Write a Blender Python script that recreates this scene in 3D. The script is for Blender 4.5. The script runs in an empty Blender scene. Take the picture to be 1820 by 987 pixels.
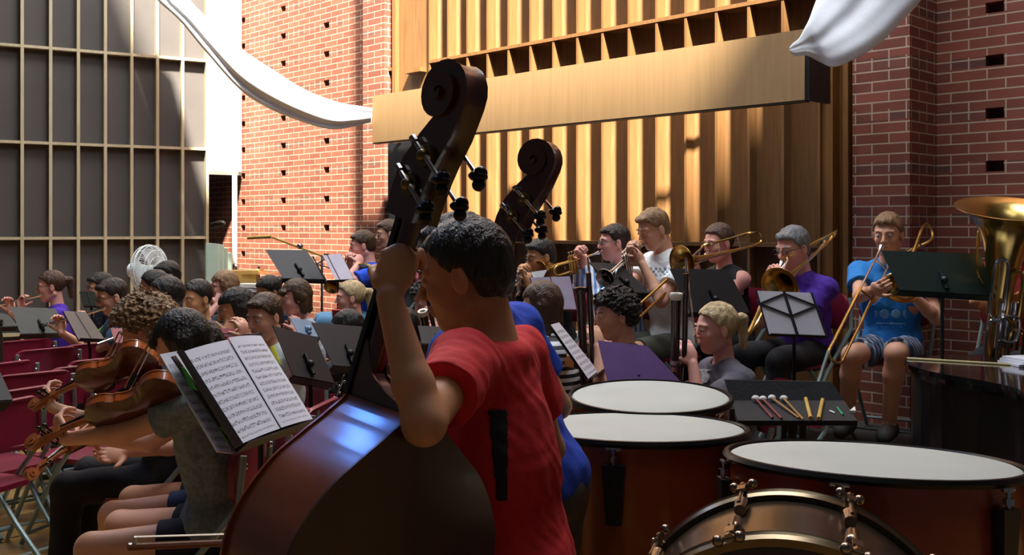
import bpy, bmesh, math, random
import numpy as np
from mathutils import Vector, Matrix, Quaternion
C = bpy.context.scene
COL = C.collection
random.seed(7)
# ------------------------------------------------------------------ camera
F, HX, HY, EYE = 1800.0, 910.0, 405.0, 1.65      # focal length in px, principal column, horizon row, eye height
cam = bpy.data.cameras.new('camera'); camo = bpy.data.objects.new('camera', cam); COL.objects.link(camo)
cam.sensor_width = 36; cam.lens = F / 1820 * 36
camo.location = (0, 0, EYE); camo.rotation_euler = (math.pi / 2, 0, 0)
cam.shift_y = -(493.5 - HY) / 1820
cam.clip_start = .05
C.camera = camo
# ------------------------------------------------------------------ world, lights, exposure
w = bpy.data.worlds.new('world'); C.world = w; w.use_nodes = True
bg = w.node_tree.nodes['Background']; bg.inputs[0].default_value = (.78, .88, 1.0, 1); bg.inputs[1].default_value = .05
def area(name, loc, target, sx, sy, power, col):
    l = bpy.data.lights.new(name, 'AREA'); l.shape = 'RECTANGLE'; l.size = sx; l.size_y = sy; l.energy = power; l.color = col
    o = bpy.data.objects.new(name, l); COL.objects.link(o); o.location = loc
    o.rotation_euler = (Vector(target) - Vector(loc)).to_track_quat('-Z', 'Y').to_euler()
    return o
sl = bpy.data.lights.new('sun', 'SUN'); sl.energy = 42; sl.color = (1.0, .90, .74); sl.angle = math.radians(4)
so_ = bpy.data.objects.new('sun', sl); COL.objects.link(so_); so_.location = (2, 5, 12)
so_.rotation_euler = Vector((-.699 * .55 + .715 * .30, .715 * .55 + .699 * .30, -.80)).to_track_quat('-Z', 'Y').to_euler()
area('skylight_stage', (.2, 5.6, 7.8), (.4, 5.8, 0), 4.5, 2.0, 430, (.93, .96, 1.0))
area('skylight_corner', (-3.0, 9.6, 7.8), (-2.6, 11.0, 1.5), 2.5, 2.0, 420, (1.0, .97, .93))
area('skylight_front', (.6, 1.6, 7.8), (.6, 2.2, 0), 3.0, 1.5, 40, (.85, .92, 1.0))
area('skylight_blue', (-4.45, 6.85, 7.7), (-.28, 1.84, 1.28), .85, .30, 55, (.10, .28, 1.0))
C.view_settings.view_transform = 'Standard'; C.view_settings.look = 'None'
C.view_settings.gamma = 1; C.view_settings.use_curve_mapping = False
C.view_settings.exposure = 0.0
C.cycles.use_denoising = True
C.cycles.max_bounces = 6
# ------------------------------------------------------------------ helpers
def P(px, py, d): return Vector(((px - HX) / F * d, d, EYE - (py - HY) / F * d))
def V(*a): return Vector(a)
UP = V(0, 0, 1)
def lin(c):
    return tuple(((v / 12.92) if v <= .04045 else ((v + .055) / 1.055) ** 2.4) for v in c)
def hexc(h): return lin(tuple(int(h[i:i + 2], 16) / 255 for i in (0, 2, 4)))
MATS = {}
def mat(name, col, rough=.6, metal=0., var=.12, scale=9., bump=0., bscale=60., coat=0., stretch=None, sss=0.):
    if name in MATS: return MATS[name]
    m = bpy.data.materials.new(name); m.use_nodes = True; nt = m.node_tree; b = nt.nodes['Principled BSDF']
    if isinstance(col, str): col = hexc(col)
    b.inputs['Roughness'].default_value = rough; b.inputs['Metallic'].default_value = metal
    if coat: b.inputs['Coat Weight'].default_value = coat; b.inputs['Coat Roughness'].default_value = .08
    if name.startswith('skin'): b.inputs['Specular IOR Level'].default_value = .3
    if sss: b.inputs['Subsurface Weight'].default_value = sss; b.inputs['Subsurface Radius'].default_value = (.012, .004, .002)
    tc = nt.nodes.new('ShaderNodeTexCoord'); mp = nt.nodes.new('ShaderNodeMapping')
    nt.links.new(tc.outputs['Object'], mp.inputs[0])
    if stretch: mp.inputs['Scale'].default_value = stretch
    n = nt.nodes.new('ShaderNodeTexNoise'); n.inputs['Scale'].default_value = scale; n.inputs['Detail'].default_value = 4
    nt.links.new(mp.outputs[0], n.inputs['Vector'])
    r = nt.nodes.new('ShaderNodeValToRGB'); r.color_ramp.elements[0].position = .3; r.color_ramp.elements[1].position = .7
    r.color_ramp.elements[0].color = (*[max(0, c * (1 - var)) for c in col], 1)
    r.color_ramp.elements[1].color = (*[min(1, c * (1 + var)) for c in col], 1)
    nt.links.new(n.outputs[0], r.inputs[0]); nt.links.new(r.outputs[0], b.inputs['Base Color'])
    if bump:
        n2 = nt.nodes.new('ShaderNodeTexNoise'); n2.inputs['Scale'].default_value = bscale; n2.inputs['Detail'].default_value = 3
        nt.links.new(mp.outputs[0], n2.inputs['Vector'])
        bp = nt.nodes.new('ShaderNodeBump'); bp.inputs['Strength'].default_value = bump; bp.inputs['Distance'].default_value = .01
        nt.links.new(n2.outputs[0], bp.inputs['Height']); nt.links.new(bp.outputs[0], b.inputs['Normal'])
    MATS[name] = m
    return m
def stripes(name, c1, c2, freq, axis=2, duty=.5):
    if name in MATS: return MATS[name]
    m = mat(name, c1); nt = m.node_tree; b = nt.nodes['Principled BSDF']
    if isinstance(c1, str): c1 = hexc(c1)
    if isinstance(c2, str): c2 = hexc(c2)
    tc = nt.nodes.new('ShaderNodeTexCoord'); s = nt.nodes.new('ShaderNodeSeparateXYZ'); nt.links.new(tc.outputs['Object'], s.inputs[0])
    mu = nt.nodes.new('ShaderNodeMath'); mu.operation = 'MULTIPLY'; mu.inputs[1].default_value = freq
    nt.links.new(s.outputs[axis], mu.inputs[0])
    fr = nt.nodes.new('ShaderNodeMath'); fr.operation = 'FRACT'; nt.links.new(mu.outputs[0], fr.inputs[0])
    gt = nt.nodes.new('ShaderNodeMath'); gt.operation = 'GREATER_THAN'; gt.inputs[1].default_value = duty; nt.links.new(fr.outputs[0], gt.inputs[0])
    mx = nt.nodes.new('ShaderNodeMix'); mx.data_type = 'RGBA'; nt.links.new(gt.outputs[0], mx.inputs[0])
    mx.inputs[6].default_value = (*c1, 1); mx.inputs[7].default_value = (*c2, 1); nt.links.new(mx.outputs[2], b.inputs['Base Color'])
    return m
def plaid(name):
    if name in MATS: return MATS[name]
    m = mat(name, '3a4a66'); nt = m.node_tree; b = nt.nodes['Principled BSDF']
    tc = nt.nodes.new('ShaderNodeTexCoord'); s = nt.nodes.new('ShaderNodeSeparateXYZ'); nt.links.new(tc.outputs['Object'], s.inputs[0])
    vals = []
    for ax in (0, 1):
        mu = nt.nodes.new('ShaderNodeMath'); mu.operation = 'MULTIPLY'; mu.inputs[1].default_value = 21
        nt.links.new(s.outputs[ax], mu.inputs[0])
        fr = nt.nodes.new('ShaderNodeMath'); fr.operation = 'FRACT'; nt.links.new(mu.outputs[0], fr.inputs[0])
        gt = nt.nodes.new('ShaderNodeMath'); gt.operation = 'GREATER_THAN'; gt.inputs[1].default_value = .6; nt.links.new(fr.outputs[0], gt.inputs[0])
        vals.append(gt)
    ad = nt.nodes.new('ShaderNodeMath'); ad.operation = 'ADD'; nt.links.new(vals[0].outputs[0], ad.inputs[0]); nt.links.new(vals[1].outputs[0], ad.inputs[1])
    dv = nt.nodes.new('ShaderNodeMath'); dv.operation = 'MULTIPLY'; dv.inputs[1].default_value = .5; nt.links.new(ad.outputs[0], dv.inputs[0])
    r = nt.nodes.new('ShaderNodeValToRGB'); r.color_ramp.interpolation = 'CONSTANT'
    r.color_ramp.elements[0].color = (*hexc('2c3450'), 1); r.color_ramp.elements[1].position = .4; r.color_ramp.elements[1].color = (*hexc('6e83a4'), 1)
    e = r.color_ramp.elements.new(.9); e.color = (*hexc('cfd8e4'), 1)
    nt.links.new(dv.outputs[0], r.inputs[0]); nt.links.new(r.outputs[0], b.inputs['Base Color'])
    return m
USED = {}
MW = {}
def newobj(name, data):
    o = bpy.data.objects.new(name, data); COL.objects.link(o); return o
def thing(name, label, cat, loc=(0, 0, 0), rot=None, group=None):
    o = newobj(name, None); M = Matrix.Translation(Vector(loc))
    if rot is not None: M = M @ (rot.to_4x4() if isinstance(rot, Matrix) else Matrix.Rotation(rot, 4, 'Z'))
    o.matrix_world = M; o.matrix_basis = M
    o.empty_display_size = .1
    o['label'] = label; o['category'] = cat
    if group: o['group'] = group
    MW[o.name] = M.copy()
    return o
def tag(o, label, cat, group=None):
    o['label'] = label; o['category'] = cat
    if group: o['group'] = group
    return o
class MB:
    def __init__(s): s.bm = bmesh.new()
    def _frame(s, t):
        t = t.normalized(); a = UP if abs(t.z) < .95 else V(1, 0, 0)
        x = a.cross(t).normalized(); return x, t.cross(x).normalized()
    def box(s, c, size, rot=None, bev=0):
        c = Vector(c); hx, hy, hz = [v / 2 for v in size]
        R = rot if rot is not None else Matrix.Identity(3)
        vs = [s.bm.verts.new(c + R @ V(x * hx, y * hy, z * hz)) for x in (-1, 1) for y in (-1, 1) for z in (-1, 1)]
        fs = []
        for f in ((0, 1, 3, 2), (4, 6, 7, 5), (0, 4, 5, 1), (2, 3, 7, 6), (0, 2, 6, 4), (1, 5, 7, 3)):
            fs.append(s.bm.faces.new([vs[i] for i in f]))
        if bev:
            es = list({e for f in fs for e in f.edges})
            bmesh.ops.bevel(s.bm, geom=es, offset=bev, segments=2, affect='EDGES', profile=.5)
        return s
    def tube(s, pts, r, n=10, caps=True, closed=False, flat=None):
        pts = [Vector(p) for p in pts]; m = len(pts)
        rs = r if isinstance(r, (list, tuple)) else [r] * m
        prev = None; rings = []
        for i, p in enumerate(pts):
            if closed: t = pts[(i + 1) % m] - pts[i - 1]
            else: t = pts[min(i + 1, m - 1)] - pts[max(i - 1, 0)]
            if t.length < 1e-9: t = V(0, 0, 1)
            t.normalize()
            if prev is None: x, y = s._frame(t)
            else:
                x = (prev - t * prev.dot(t))
                x = x.normalized() if x.length > 1e-6 else s._frame(t)[0]
                y = t.cross(x)
            prev = x
            fy = flat if flat else 1
            rings.append([s.bm.verts.new(p + x * math.cos(a) * rs[i] + y * math.sin(a) * rs[i] * fy) for a in [2 * math.pi * k / n for k in range(n)]])
        L = m if closed else m - 1
        for i in range(L):
            A, B = rings[i], rings[(i + 1) % m]
            for k in range(n):
                s.bm.faces.new((A[k], A[(k + 1) % n], B[(k + 1) % n], B[k]))
        if caps and not closed:
            s.bm.faces.new(list(reversed(rings[0]))); s.bm.faces.new(rings[-1])
        return s
    def lathe(s, prof, n=32, M=None, close=True):
        M = M or Matrix.Identity(4); rings = []
        for r, z in prof:
            rings.append([s.bm.verts.new(M @ V(r * math.cos(a), r * math.sin(a), z)) for a in [2 * math.pi * k / n for k in range(n)]])
        for A, B in zip(rings, rings[1:]):
            for k in range(n): s.bm.faces.new((A[k], A[(k + 1) % n], B[(k + 1) % n], B[k]))
        if close:
            if prof[0][0] > 1e-4: s.bm.faces.new(list(reversed(rings[0])))
            if prof[-1][0] > 1e-4: s.bm.faces.new(rings[-1])
        return s
    def ball(s, c, r, n=12, sc=(1, 1, 1), rot=None):
        R = (rot.to_4x4() if rot is not None else Matrix.Identity(4))
        M = Matrix.Translation(Vector(c)) @ R @ Matrix.Diagonal((r * sc[0], r * sc[1], r * sc[2], 1))
        bmesh.ops.create_uvsphere(s.bm, u_segments=n * 2, v_segments=n, radius=1, matrix=M)
        return s
    def quad(s, a, b, c, d):
        s.bm.faces.new([s.bm.verts.new(Vector(p)) for p in (a, b, c, d)]); return s
    def slab(s, a, b, c, d, th, nrm=None):
        """a box between the quad a,b,c,d and the same quad shifted by th along its normal"""
        a, b, c, d = map(Vector, (a, b, c, d)); n = (nrm or (b - a).cross(d - a)).normalized() * th
        A = [s.bm.verts.new(p) for p in (a, b, c, d)]; B = [s.bm.verts.new(p + n) for p in (a, b, c, d)]
        s.bm.faces.new(list(reversed(A))); s.bm.faces.new(B)
        for i in range(4): s.bm.faces.new((A[i], A[(i + 1) % 4], B[(i + 1) % 4], B[i]))
        return s
    def prism(s, poly, axis_vec, M=None):
        M = M or Matrix.Identity(4); av = M.to_3x3() @ Vector(axis_vec)
        A = [s.bm.verts.new(M @ Vector(p)) for p in poly]; B = [s.bm.verts.new(v.co + av) for v in A]
        s.bm.faces.new(list(reversed(A))); s.bm.faces.new(B)
        for i in range(len(A)): s.bm.faces.new((A[i], A[(i + 1) % len(A)], B[(i + 1) % len(A)], B[i]))
        return s
    def grid(s, fn, nu, nv, closed_v=False):
        vs = [[s.bm.verts.new(fn(i / (nu - 1), j / (nv if closed_v else nv - 1))) for j in range(nv)] for i in range(nu)]
        for i in range(nu - 1):
            for j in range(nv if closed_v else nv - 1):
                s.bm.faces.new((vs[i][j], vs[i + 1][j], vs[i + 1][(j + 1) % nv], vs[i][(j + 1) % nv]))
        return vs
    def build(s, name, m, parent=None, world=False, smooth=True, angle=40, recalc=True):
        if recalc: bmesh.ops.recalc_face_normals(s.bm, faces=s.bm.faces)
        me = bpy.data.meshes.new(name)
        if world and parent is not None: s.bm.transform(MW[parent.name].inverted())
        s.bm.to_mesh(me); s.bm.free()
        if m: me.materials.append(m)
        if smooth:
            me.shade_smooth()
            try: me.set_sharp_from_angle(angle=math.radians(angle))
            except Exception: pass
        o = newobj(name, me)
        if parent is not None:
            o.parent = parent; MW[o.name] = MW[parent.name]
        else: MW[o.name] = Matrix.Identity(4)
        return o
def struct(o): o['kind'] = 'structure'; return o
def clone(root, M, label, group=None):
    r = root.copy(); COL.objects.link(r); r.matrix_basis = M; r['label'] = label; MW[r.name] = M.copy()
    if group: r['group'] = group
    for ch in list(root.children):
        c = ch.copy(); COL.objects.link(c); c.parent = r
        for g in list(ch.children):
            d = g.copy(); COL.objects.link(d); d.parent = c
    return r
def Mloc(loc, rz=0): return Matrix.Translation(Vector(loc)) @ Matrix.Rotation(rz, 4, 'Z')
def catmull(pts, n=6):
    pts = [Vector(p) for p in pts]; out = []
    for i in range(len(pts) - 1):
        p0 = pts[max(i - 1, 0)]; p1 = pts[i]; p2 = pts[i + 1]; p3 = pts[min(i + 2, len(pts) - 1)]
        for k in range(n):
            t = k / n
            out.append(.5 * ((2 * p1) + (p2 - p0) * t + (2 * p0 - 5 * p1 + 4 * p2 - p3) * t * t + (3 * p1 - p0 - 3 * p2 + p3) * t ** 3))
    out.append(pts[-1]); return out
# ------------------------------------------------------------------ implicit surfaces for bodies, hair and clothes
import openvdb
CAP = .06
class SDF:
    def __init__(s, lo, hi, vox):
        s.lo = np.array(lo, 'f'); s.v = vox
        s.n = np.ceil((np.array(hi) - s.lo) / vox).astype(int) + 1
        s.a = np.full(tuple(s.n), CAP, 'f')
    def _win(s, lo, hi):
        i0 = np.maximum(np.floor((np.array(lo) - s.lo) / s.v).astype(int), 0)
        i1 = np.minimum(np.ceil((np.array(hi) - s.lo) / s.v).astype(int) + 1, s.n)
        if np.any(i1 <= i0): return None
        ax = [s.lo[k] + s.v * np.arange(i0[k], i1[k], dtype='f') for k in range(3)]
        return tuple(slice(i0[k], i1[k]) for k in range(3)), ax[0][:, None, None], ax[1][None, :, None], ax[2][None, None, :]
    def _mix(s, sl, d, k, sub=False):
        a = s.a[sl]
        if sub:
            b = -d; h = np.maximum(k - np.abs(a - b), 0) / k; s.a[sl] = np.maximum(a, b) + h * h * k * .25
        else:
            h = np.maximum(k - np.abs(a - d), 0) / k; s.a[sl] = np.minimum(a, d) - h * h * k * .25
    def cap(s, p, q, r1, r2=None, k=.02, sub=False):
        r2 = r1 if r2 is None else r2; p = np.array(p, 'f'); q = np.array(q, 'f'); m = max(r1, r2) + CAP
        W = s._win(np.minimum(p, q) - m, np.maximum(p, q) + m)
        if W is None: return s
        sl, x, y, z = W; d = q - p; dd = float(d @ d) + 1e-12
        t = np.clip(((x - p[0]) * d[0] + (y - p[1]) * d[1] + (z - p[2]) * d[2]) / dd, 0, 1)
        D = np.sqrt((x - p[0] - t * d[0]) ** 2 + (y - p[1] - t * d[1]) ** 2 + (z - p[2] - t * d[2]) ** 2) - (r1 + (r2 - r1) * t)
        s._mix(sl, D, k, sub); return s
    def ell(s, c, r, R=None, k=.02, sub=False):
        c = np.array(c, 'f'); r = np.array(r, 'f'); m = float(r.max()) + CAP
        W = s._win(c - m, c + m)
        if W is None: return s
        sl, x, y, z = W; x = x - c[0]; y = y - c[1]; z = z - c[2]
        if R is not None:
            R = np.array(R, 'f'); X = x * R[0, 0] + y * R[1, 0] + z * R[2, 0]; Y = x * R[0, 1] + y * R[1, 1] + z * R[2, 1]; Z = x * R[0, 2] + y * R[1, 2] + z * R[2, 2]
        else: X, Y, Z = x + 0 * y + 0 * z, y + 0 * x + 0 * z, z + 0 * x + 0 * y
        k0 = np.sqrt((X / r[0]) ** 2 + (Y / r[1]) ** 2 + (Z / r[2]) ** 2)
        k1 = np.sqrt((X / r[0] ** 2) ** 2 + (Y / r[1] ** 2) ** 2 + (Z / r[2] ** 2) ** 2) + 1e-6
        s._mix(sl, (k0 * (k0 - 1) / k1), k, sub); return s
    def grid(s):
        return [s.lo[k] + s.v * np.arange(s.n[k], dtype='f') for k in range(3)]
    def local(s, c, R):
        """coordinates of every cell in the frame R at c"""
        x, y, z = s.grid(); x = (x - c[0])[:, None, None]; y = (y - c[1])[None, :, None]; z = (z - c[2])[None, None, :]
        R = np.array(R, 'f')
        return [x * R[0, i] + y * R[1, i] + z * R[2, i] for i in range(3)]
    def cut(s, d, k=.004):
        """keep what lies where d < 0"""
        h = np.maximum(k - np.abs(s.a - d), 0) / k; s.a = np.maximum(s.a, d) + h * h * k * .25
    def disp(s, amp, fr, seed=0, aniso=(1, 1, 1)):
        rng = np.random.RandomState(seed); x, y, z = s.grid()
        x = x[:, None, None] * aniso[0]; y = y[None, :, None] * aniso[1]; z = z[None, None, :] * aniso[2]
        t = 0
        for i in range(5):
            k = rng.normal(size=3); k = k / np.linalg.norm(k) * fr * (.7 + .8 * rng.rand()); k2 = rng.normal(size=3) * fr * .35
            t = t + np.sin(x * k[0] + y * k[1] + z * k[2] + 1.5 * np.sin(x * k2[0] + y * k2[1] + z * k2[2] + i) + i)
        s.a = s.a + (amp / 2.5 * t).astype('f')
    def build(s, name, m, parent):
        a = np.clip(s.a, -.03, .03).astype('f')
        for ax in range(3):                      # close the surface at the grid's border
            sl = [slice(None)] * 3; sl[ax] = 0; a[tuple(sl)] = .03; sl[ax] = -1; a[tuple(sl)] = .03
        g = openvdb.FloatGrid(.03); g.copyFromArray(a)
        p, q = g.convertToQuads(0.0)
        if len(p) == 0: p = np.zeros((3, 3)); q = np.zeros((0, 4), int)
        p = p * s.v + s.lo
        if parent is not None:
            Mi = np.array(MW[parent.name].inverted()); p = p @ Mi[:3, :3].T + Mi[:3, 3]
        me = bpy.data.meshes.new(name); q = q[:, ::-1].copy() if FLIP else q
        me.vertices.add(len(p)); me.vertices.foreach_set('co', p.astype('f').ravel())
        me.loops.add(len(q) * 4); me.loops.foreach_set('vertex_index', q.astype('i').ravel())
        me.polygons.add(len(q)); me.polygons.foreach_set('loop_start', np.arange(0, len(q) * 4, 4, dtype='i'))
        me.update(calc_edges=True); me.shade_smooth(); me.materials.append(m)
        o = newobj(name, me)
        if parent is not None: o.parent = parent; MW[o.name] = MW[parent.name]
        return o
FLIP = False
# ------------------------------------------------------------------ the hall
T_ = V(-.699, .715, 0).normalized(); N_ = V(-.715, -.699, 0).normalized()   # along the stage wall to the left, and out of it into the room
A0 = V(.3361 * 6.575 / (.715 * .3361 + .699), 6.575 / (.715 * .3361 + .699), 0)
def Wp(s, z, off=0): return A0 + T_ * s + N_ * off + UP * z
def s_of(px, off=0):
    u = (px - HX) / F; Y = (6.575 - off) / (.715 * u + .699); return (V(u * Y, Y, 0) - A0 - N_ * off).dot(T_)
RW = Matrix((T_, N_, UP)).transposed()      # local x along the wall, y into the room
def brick_mat(name, c1, c2, mortar, z_head, dark):
    m = bpy.data.materials.new(name); m.use_nodes = True; nt = m.node_tree; b = nt.nodes['Principled BSDF']; b.inputs['Roughness'].default_value = .8
    uv = nt.nodes.new('ShaderNodeUVMap')
    def brick(width, off, cA, cB):
        t = nt.nodes.new('ShaderNodeTexBrick'); t.offset = off; t.inputs['Scale'].default_value = 1
        t.inputs['Color1'].default_value = (*hexc(cA), 1); t.inputs['Color2'].default_value = (*hexc(cB), 1); t.inputs['Mortar'].default_value = (*hexc(mortar), 1)
        t.inputs['Mortar Size'].default_value = .005; t.inputs['Mortar Smooth'].default_value = .2; t.inputs['Bias'].default_value = 0
        t.inputs['Brick Width'].default_value = width; t.inputs['Row Height'].default_value = .0662
        nt.links.new(uv.outputs[0], t.inputs['Vector']); return t
    A = brick(.225, .5, c1, c2); B = brick(.1125, .0, dark, c1)
    s = nt.nodes.new('ShaderNodeSeparateXYZ'); nt.links.new(uv.outputs[0], s.inputs[0])
    def M_(op, a, bb):
        q = nt.nodes.new('ShaderNodeMath'); q.operation = op
        for i, v in enumerate((a, bb)):
            if isinstance(v, (int, float)): q.inputs[i].default_value = v
            else: nt.links.new(v, q.inputs[i])
        return q.outputs[0]
    fr = M_('FRACT', M_('DIVIDE', M_('SUBTRACT', s.outputs[1], z_head - 10 * .331), .331), 0)
    mask = M_('LESS_THAN', fr, .2)
    mx = nt.nodes.new('ShaderNodeMix'); mx.data_type = 'RGBA'; nt.links.new(mask, mx.inputs[0])
    nt.links.new(A.outputs[0], mx.inputs[6]); nt.links.new(B.outputs[0], mx.inputs[7])
    n = nt.nodes.new('ShaderNodeTexNoise'); n.inputs['Scale'].default_value = 5; n.inputs['Detail'].default_value = 6; nt.links.new(uv.outputs[0], n.inputs['Vector'])
    hs = nt.nodes.new('ShaderNodeHueSaturation'); nt.links.new(mx.outputs[2], hs.inputs['Color'])
    mr = nt.nodes.new('ShaderNodeMapRange'); mr.inputs[3].default_value = .75; mr.inputs[4].default_value = 1.25; nt.links.new(n.outputs[0], mr.inputs[0]); nt.links.new(mr.outputs[0], hs.inputs['Value'])
    nt.links.new(hs.outputs[0], b.inputs['Base Color'])
    bp = nt.nodes.new('ShaderNodeBump'); bp.inputs['Strength'].default_value = .6; bp.inputs['Distance'].default_value = .006; bp.invert = True
    nt.links.new(A.outputs[1], bp.inputs['Height']); nt.links.new(bp.outputs[0], b.inputs['Normal'])
    return m
BR = brick_mat('red_brick', '864e3b', '6e3c2e', 'a8947f', 1.617, '5e4038')
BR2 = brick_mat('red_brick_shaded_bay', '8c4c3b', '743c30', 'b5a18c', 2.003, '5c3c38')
def brickwall(name, s0, s1, z0, z1, off, holes=(), m=None, hw=.055, hh=.034, ends=False):
    su = sorted({s0, s1} | {round(h[0] + k, 4) for h in holes for k in (-hw, hw)})
    zu = sorted({z0, z1} | {round(h[1] + k, 4) for h in holes for k in (-hh, hh)})
    hs = {(round(h[0] - hw, 4), round(h[1] - hh, 4)) for h in holes}
    bm = bmesh.new(); uvl = bm.loops.layers.uv.new('UVMap')
    def f(pts, uvs):
        fc = bm.faces.new([bm.verts.new(p) for p in pts])
        for l, uv in zip(fc.loops, uvs): l[uvl].uv = uv
    for i in range(len(su) - 1):
        for j in range(len(zu) - 1):
            a, b, c, d = su[i], su[i + 1], zu[j], zu[j + 1]
            if (a, c) in hs:
                q = [(a, c), (b, c), (b, d), (a, d)]; D = off - .11
                for k in range(4):
                    p0, p1 = q[k], q[(k + 1) % 4]
                    f([Wp(*p0, off), Wp(*p1, off), Wp(*p1, D), Wp(*p0, D)], [(p0[0] + .02, p0[1] + .03)] * 4)
                f([Wp(*p, D) for p in q], [(a + .02, c + .03)] * 4)
            else: f([Wp(b, c, off), Wp(a, c, off), Wp(a, d, off), Wp(b, d, off)], [(b, c), (a, c), (a, d), (b, d)])
    if ends:   # the two returns of a pier
        for s_, o2 in ((s0, off - ends), (s1, off - ends)):
            q = [(off, z0), (o2, z0), (o2, z1), (off, z1)]
            f([Wp(s_, z, o) for o, z in q], [(s_ + (off - o), z) for o, z in q])
    bmesh.ops.remove_doubles(bm, verts=bm.verts, dist=.0005); bmesh.ops.recalc_face_normals(bm, faces=bm.faces)
    me = bpy.data.meshes.new(name); bm.to_mesh(me); bm.free(); me.materials.append(m or BR)
    o = struct(newobj(name, me)); return o
PO = .40
brickwall('wall_back', s_of(645) - .6, 10.2, 0, 9, 0, [(s, 1.65 + k * .331) for s in (8.27, 7.32, 6.40) for k in range(-1, 15)])
brickwall('wall_pilaster', s_of(683, PO), s_of(645, PO), 0, 9, PO, ends=.45)
brickwall('wall_pier', s_of(1617, PO), s_of(1515, PO), 0, 9, PO, m=BR2, ends=.42)
brickwall('wall_right', -5.5, s_of(1617, PO) + .05, 0, 9, 0, [(s, 2.036 + k * .331) for s in (-.946, -1.9) for k in range(-4, 8)], m=BR2)
# floors
fm = mat('oak_floor', 'b08a4e', .35, var=.18, scale=3, stretch=(1, 8, 1))
MB().slab((-9, -1.5, -.05), (6, -1.5, -.05), (6, 14, -.05), (-9, 14, -.05), .05).build('floor', fm, smooth=False)['kind'] = 'structure'
rz = .40; FL = [(-2.2, 9.2), (-1.55, 7.5), (.55, 5.75), (2.6, 5.35), (5.6, 3.5), (4.7, 3.6)]
poly = [V(-2.6, 9.6, 0), V(-1.5, 7.35, 0), V(.55, 5.6, 0), V(2.3, 5.25, 0), V(3.6, 4.95, 0), Wp(s_of(1820) - .6, 0, .01), Wp(s_of(1617, PO), 0, .01), Wp(s_of(1617, PO), 0, PO + .01), Wp(s_of(645, PO), 0, PO + .01), Wp(s_of(645, PO), 0, .01), Wp(6.9, 0, .01)]
o = MB().prism([p + UP * .002 for p in poly], (0, 0, rz - .002)).build('floor_riser', mat('riser_carpet', '2a2728', .85, bump=.3, bscale=200), smooth=False); o['kind'] = 'structure'
cl = MB(); cpl = [Wp(-6, 8, -.3), Wp(-3.2, 8, -.3), Wp(-3.2, 8, 2.9), Wp(10.5, 8, 2.9), V(-9.5, 9.0, 8), V(-9.5, -10, 8), V(11, -10, 8)]
cl.prism(cpl, (0, 0, .15)); o = cl.build('ceiling', mat('ceiling_paint', '8c8880', .8), smooth=False); o['kind'] = 'structure'
# wooden stage wall: frame, scooped bays, rails
wood = mat('maple_wood', '7c5a38', .38, var=.16, scale=5, stretch=(9, 9, .7), coat=.2)
woodd = mat('maple_wood_fins', '7a5836', .4, var=.14, scale=5, stretch=(9, 9, .7), coat=.15)
def wbox(mb, s0, s1, z0, z1, o0, o1): mb.box(Wp((s0 + s1) / 2, (z0 + z1) / 2, (o0 + o1) / 2), (abs(s1 - s0), abs(o1 - o0), z1 - z0), RW)
wf = .36                                   # front of the wooden wall
sL, sR = s_of(763, wf), s_of(1455, wf); nb = int(round((sL - sR) / .263)); bw = (sL - sR) / nb
m_ = MB()
for i in range(nb):                        # the scooped back of every bay
    a = sR + i * bw
    def fn(u, v, a=a):
        x = a + u * bw; dep = .12 * math.sin(math.pi * u) ** .8
        return Wp(x, .4 + v * 8.4, wf - .075 - dep)
    m_.grid(fn, 13, 2)
struct(m_.build('wall_stage', wood, angle=60))
m_ = MB()
for i in range(nb + 1): wbox(m_, sR + i * bw - .011, sR + i * bw + .011, .4, 9, wf - .28, wf)
struct(m_.build('trim_1', woodd, smooth=False))
m_ = MB()
for z in (1.53, 3.24, 5.0): wbox(m_, sR, sL, z - .014, z + .014, wf - .28, wf + .004)
struct(m_.build('trim_2', woodd, smooth=False))
m_ = MB(); wbox(m_, sL + .02, s_of(700, wf), .4, 9, wf - .25, wf - .05); wbox(m_, s_of(700, wf) - .02, s_of(700, wf) + .03, .4, 9, wf - .25, wf); wbox(m_, s_of(684, wf) - .03, s_of(684, wf), .4, 9, wf - .25, wf)
wbox(m_, s_of(700, wf), s_of(684, wf), .4, 9, wf - .3, wf - .22)
for z in (3.24, 4.4): wbox(m_, s_of(700, wf), s_of(684, wf), z - .015, z + .015, wf - .25, wf - .01)
wbox(m_, sL + .1, s_of(722, wf), 3.16, 3.2, wf - .06, wf + .03)
struct(m_.build('trim_3', wood, smooth=False))
m_ = MB(); wbox(m_, s_of(1515, wf), s_of(1506, wf), .4, 9, wf - .25, wf + .06); wbox(m_, s_of(1506, wf), s_of(1500, wf), .4, 9, wf - .25, wf - .03)
wbox(m_, s_of(1500, wf), s_of(1480, wf), .4, 9, wf - .25, wf - .09); wbox(m_, s_of(1480, wf), s_of(1468, wf), .4, 9, wf - .25, wf); wbox(m_, s_of(1468, wf), sR, .4, 9, wf - .25, wf - .02)
struct(m_.build('trim_4', mat('oak_post', '80582e', .4, var=.14, scale=5, stretch=(9, 9, .7)), smooth=False))
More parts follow.
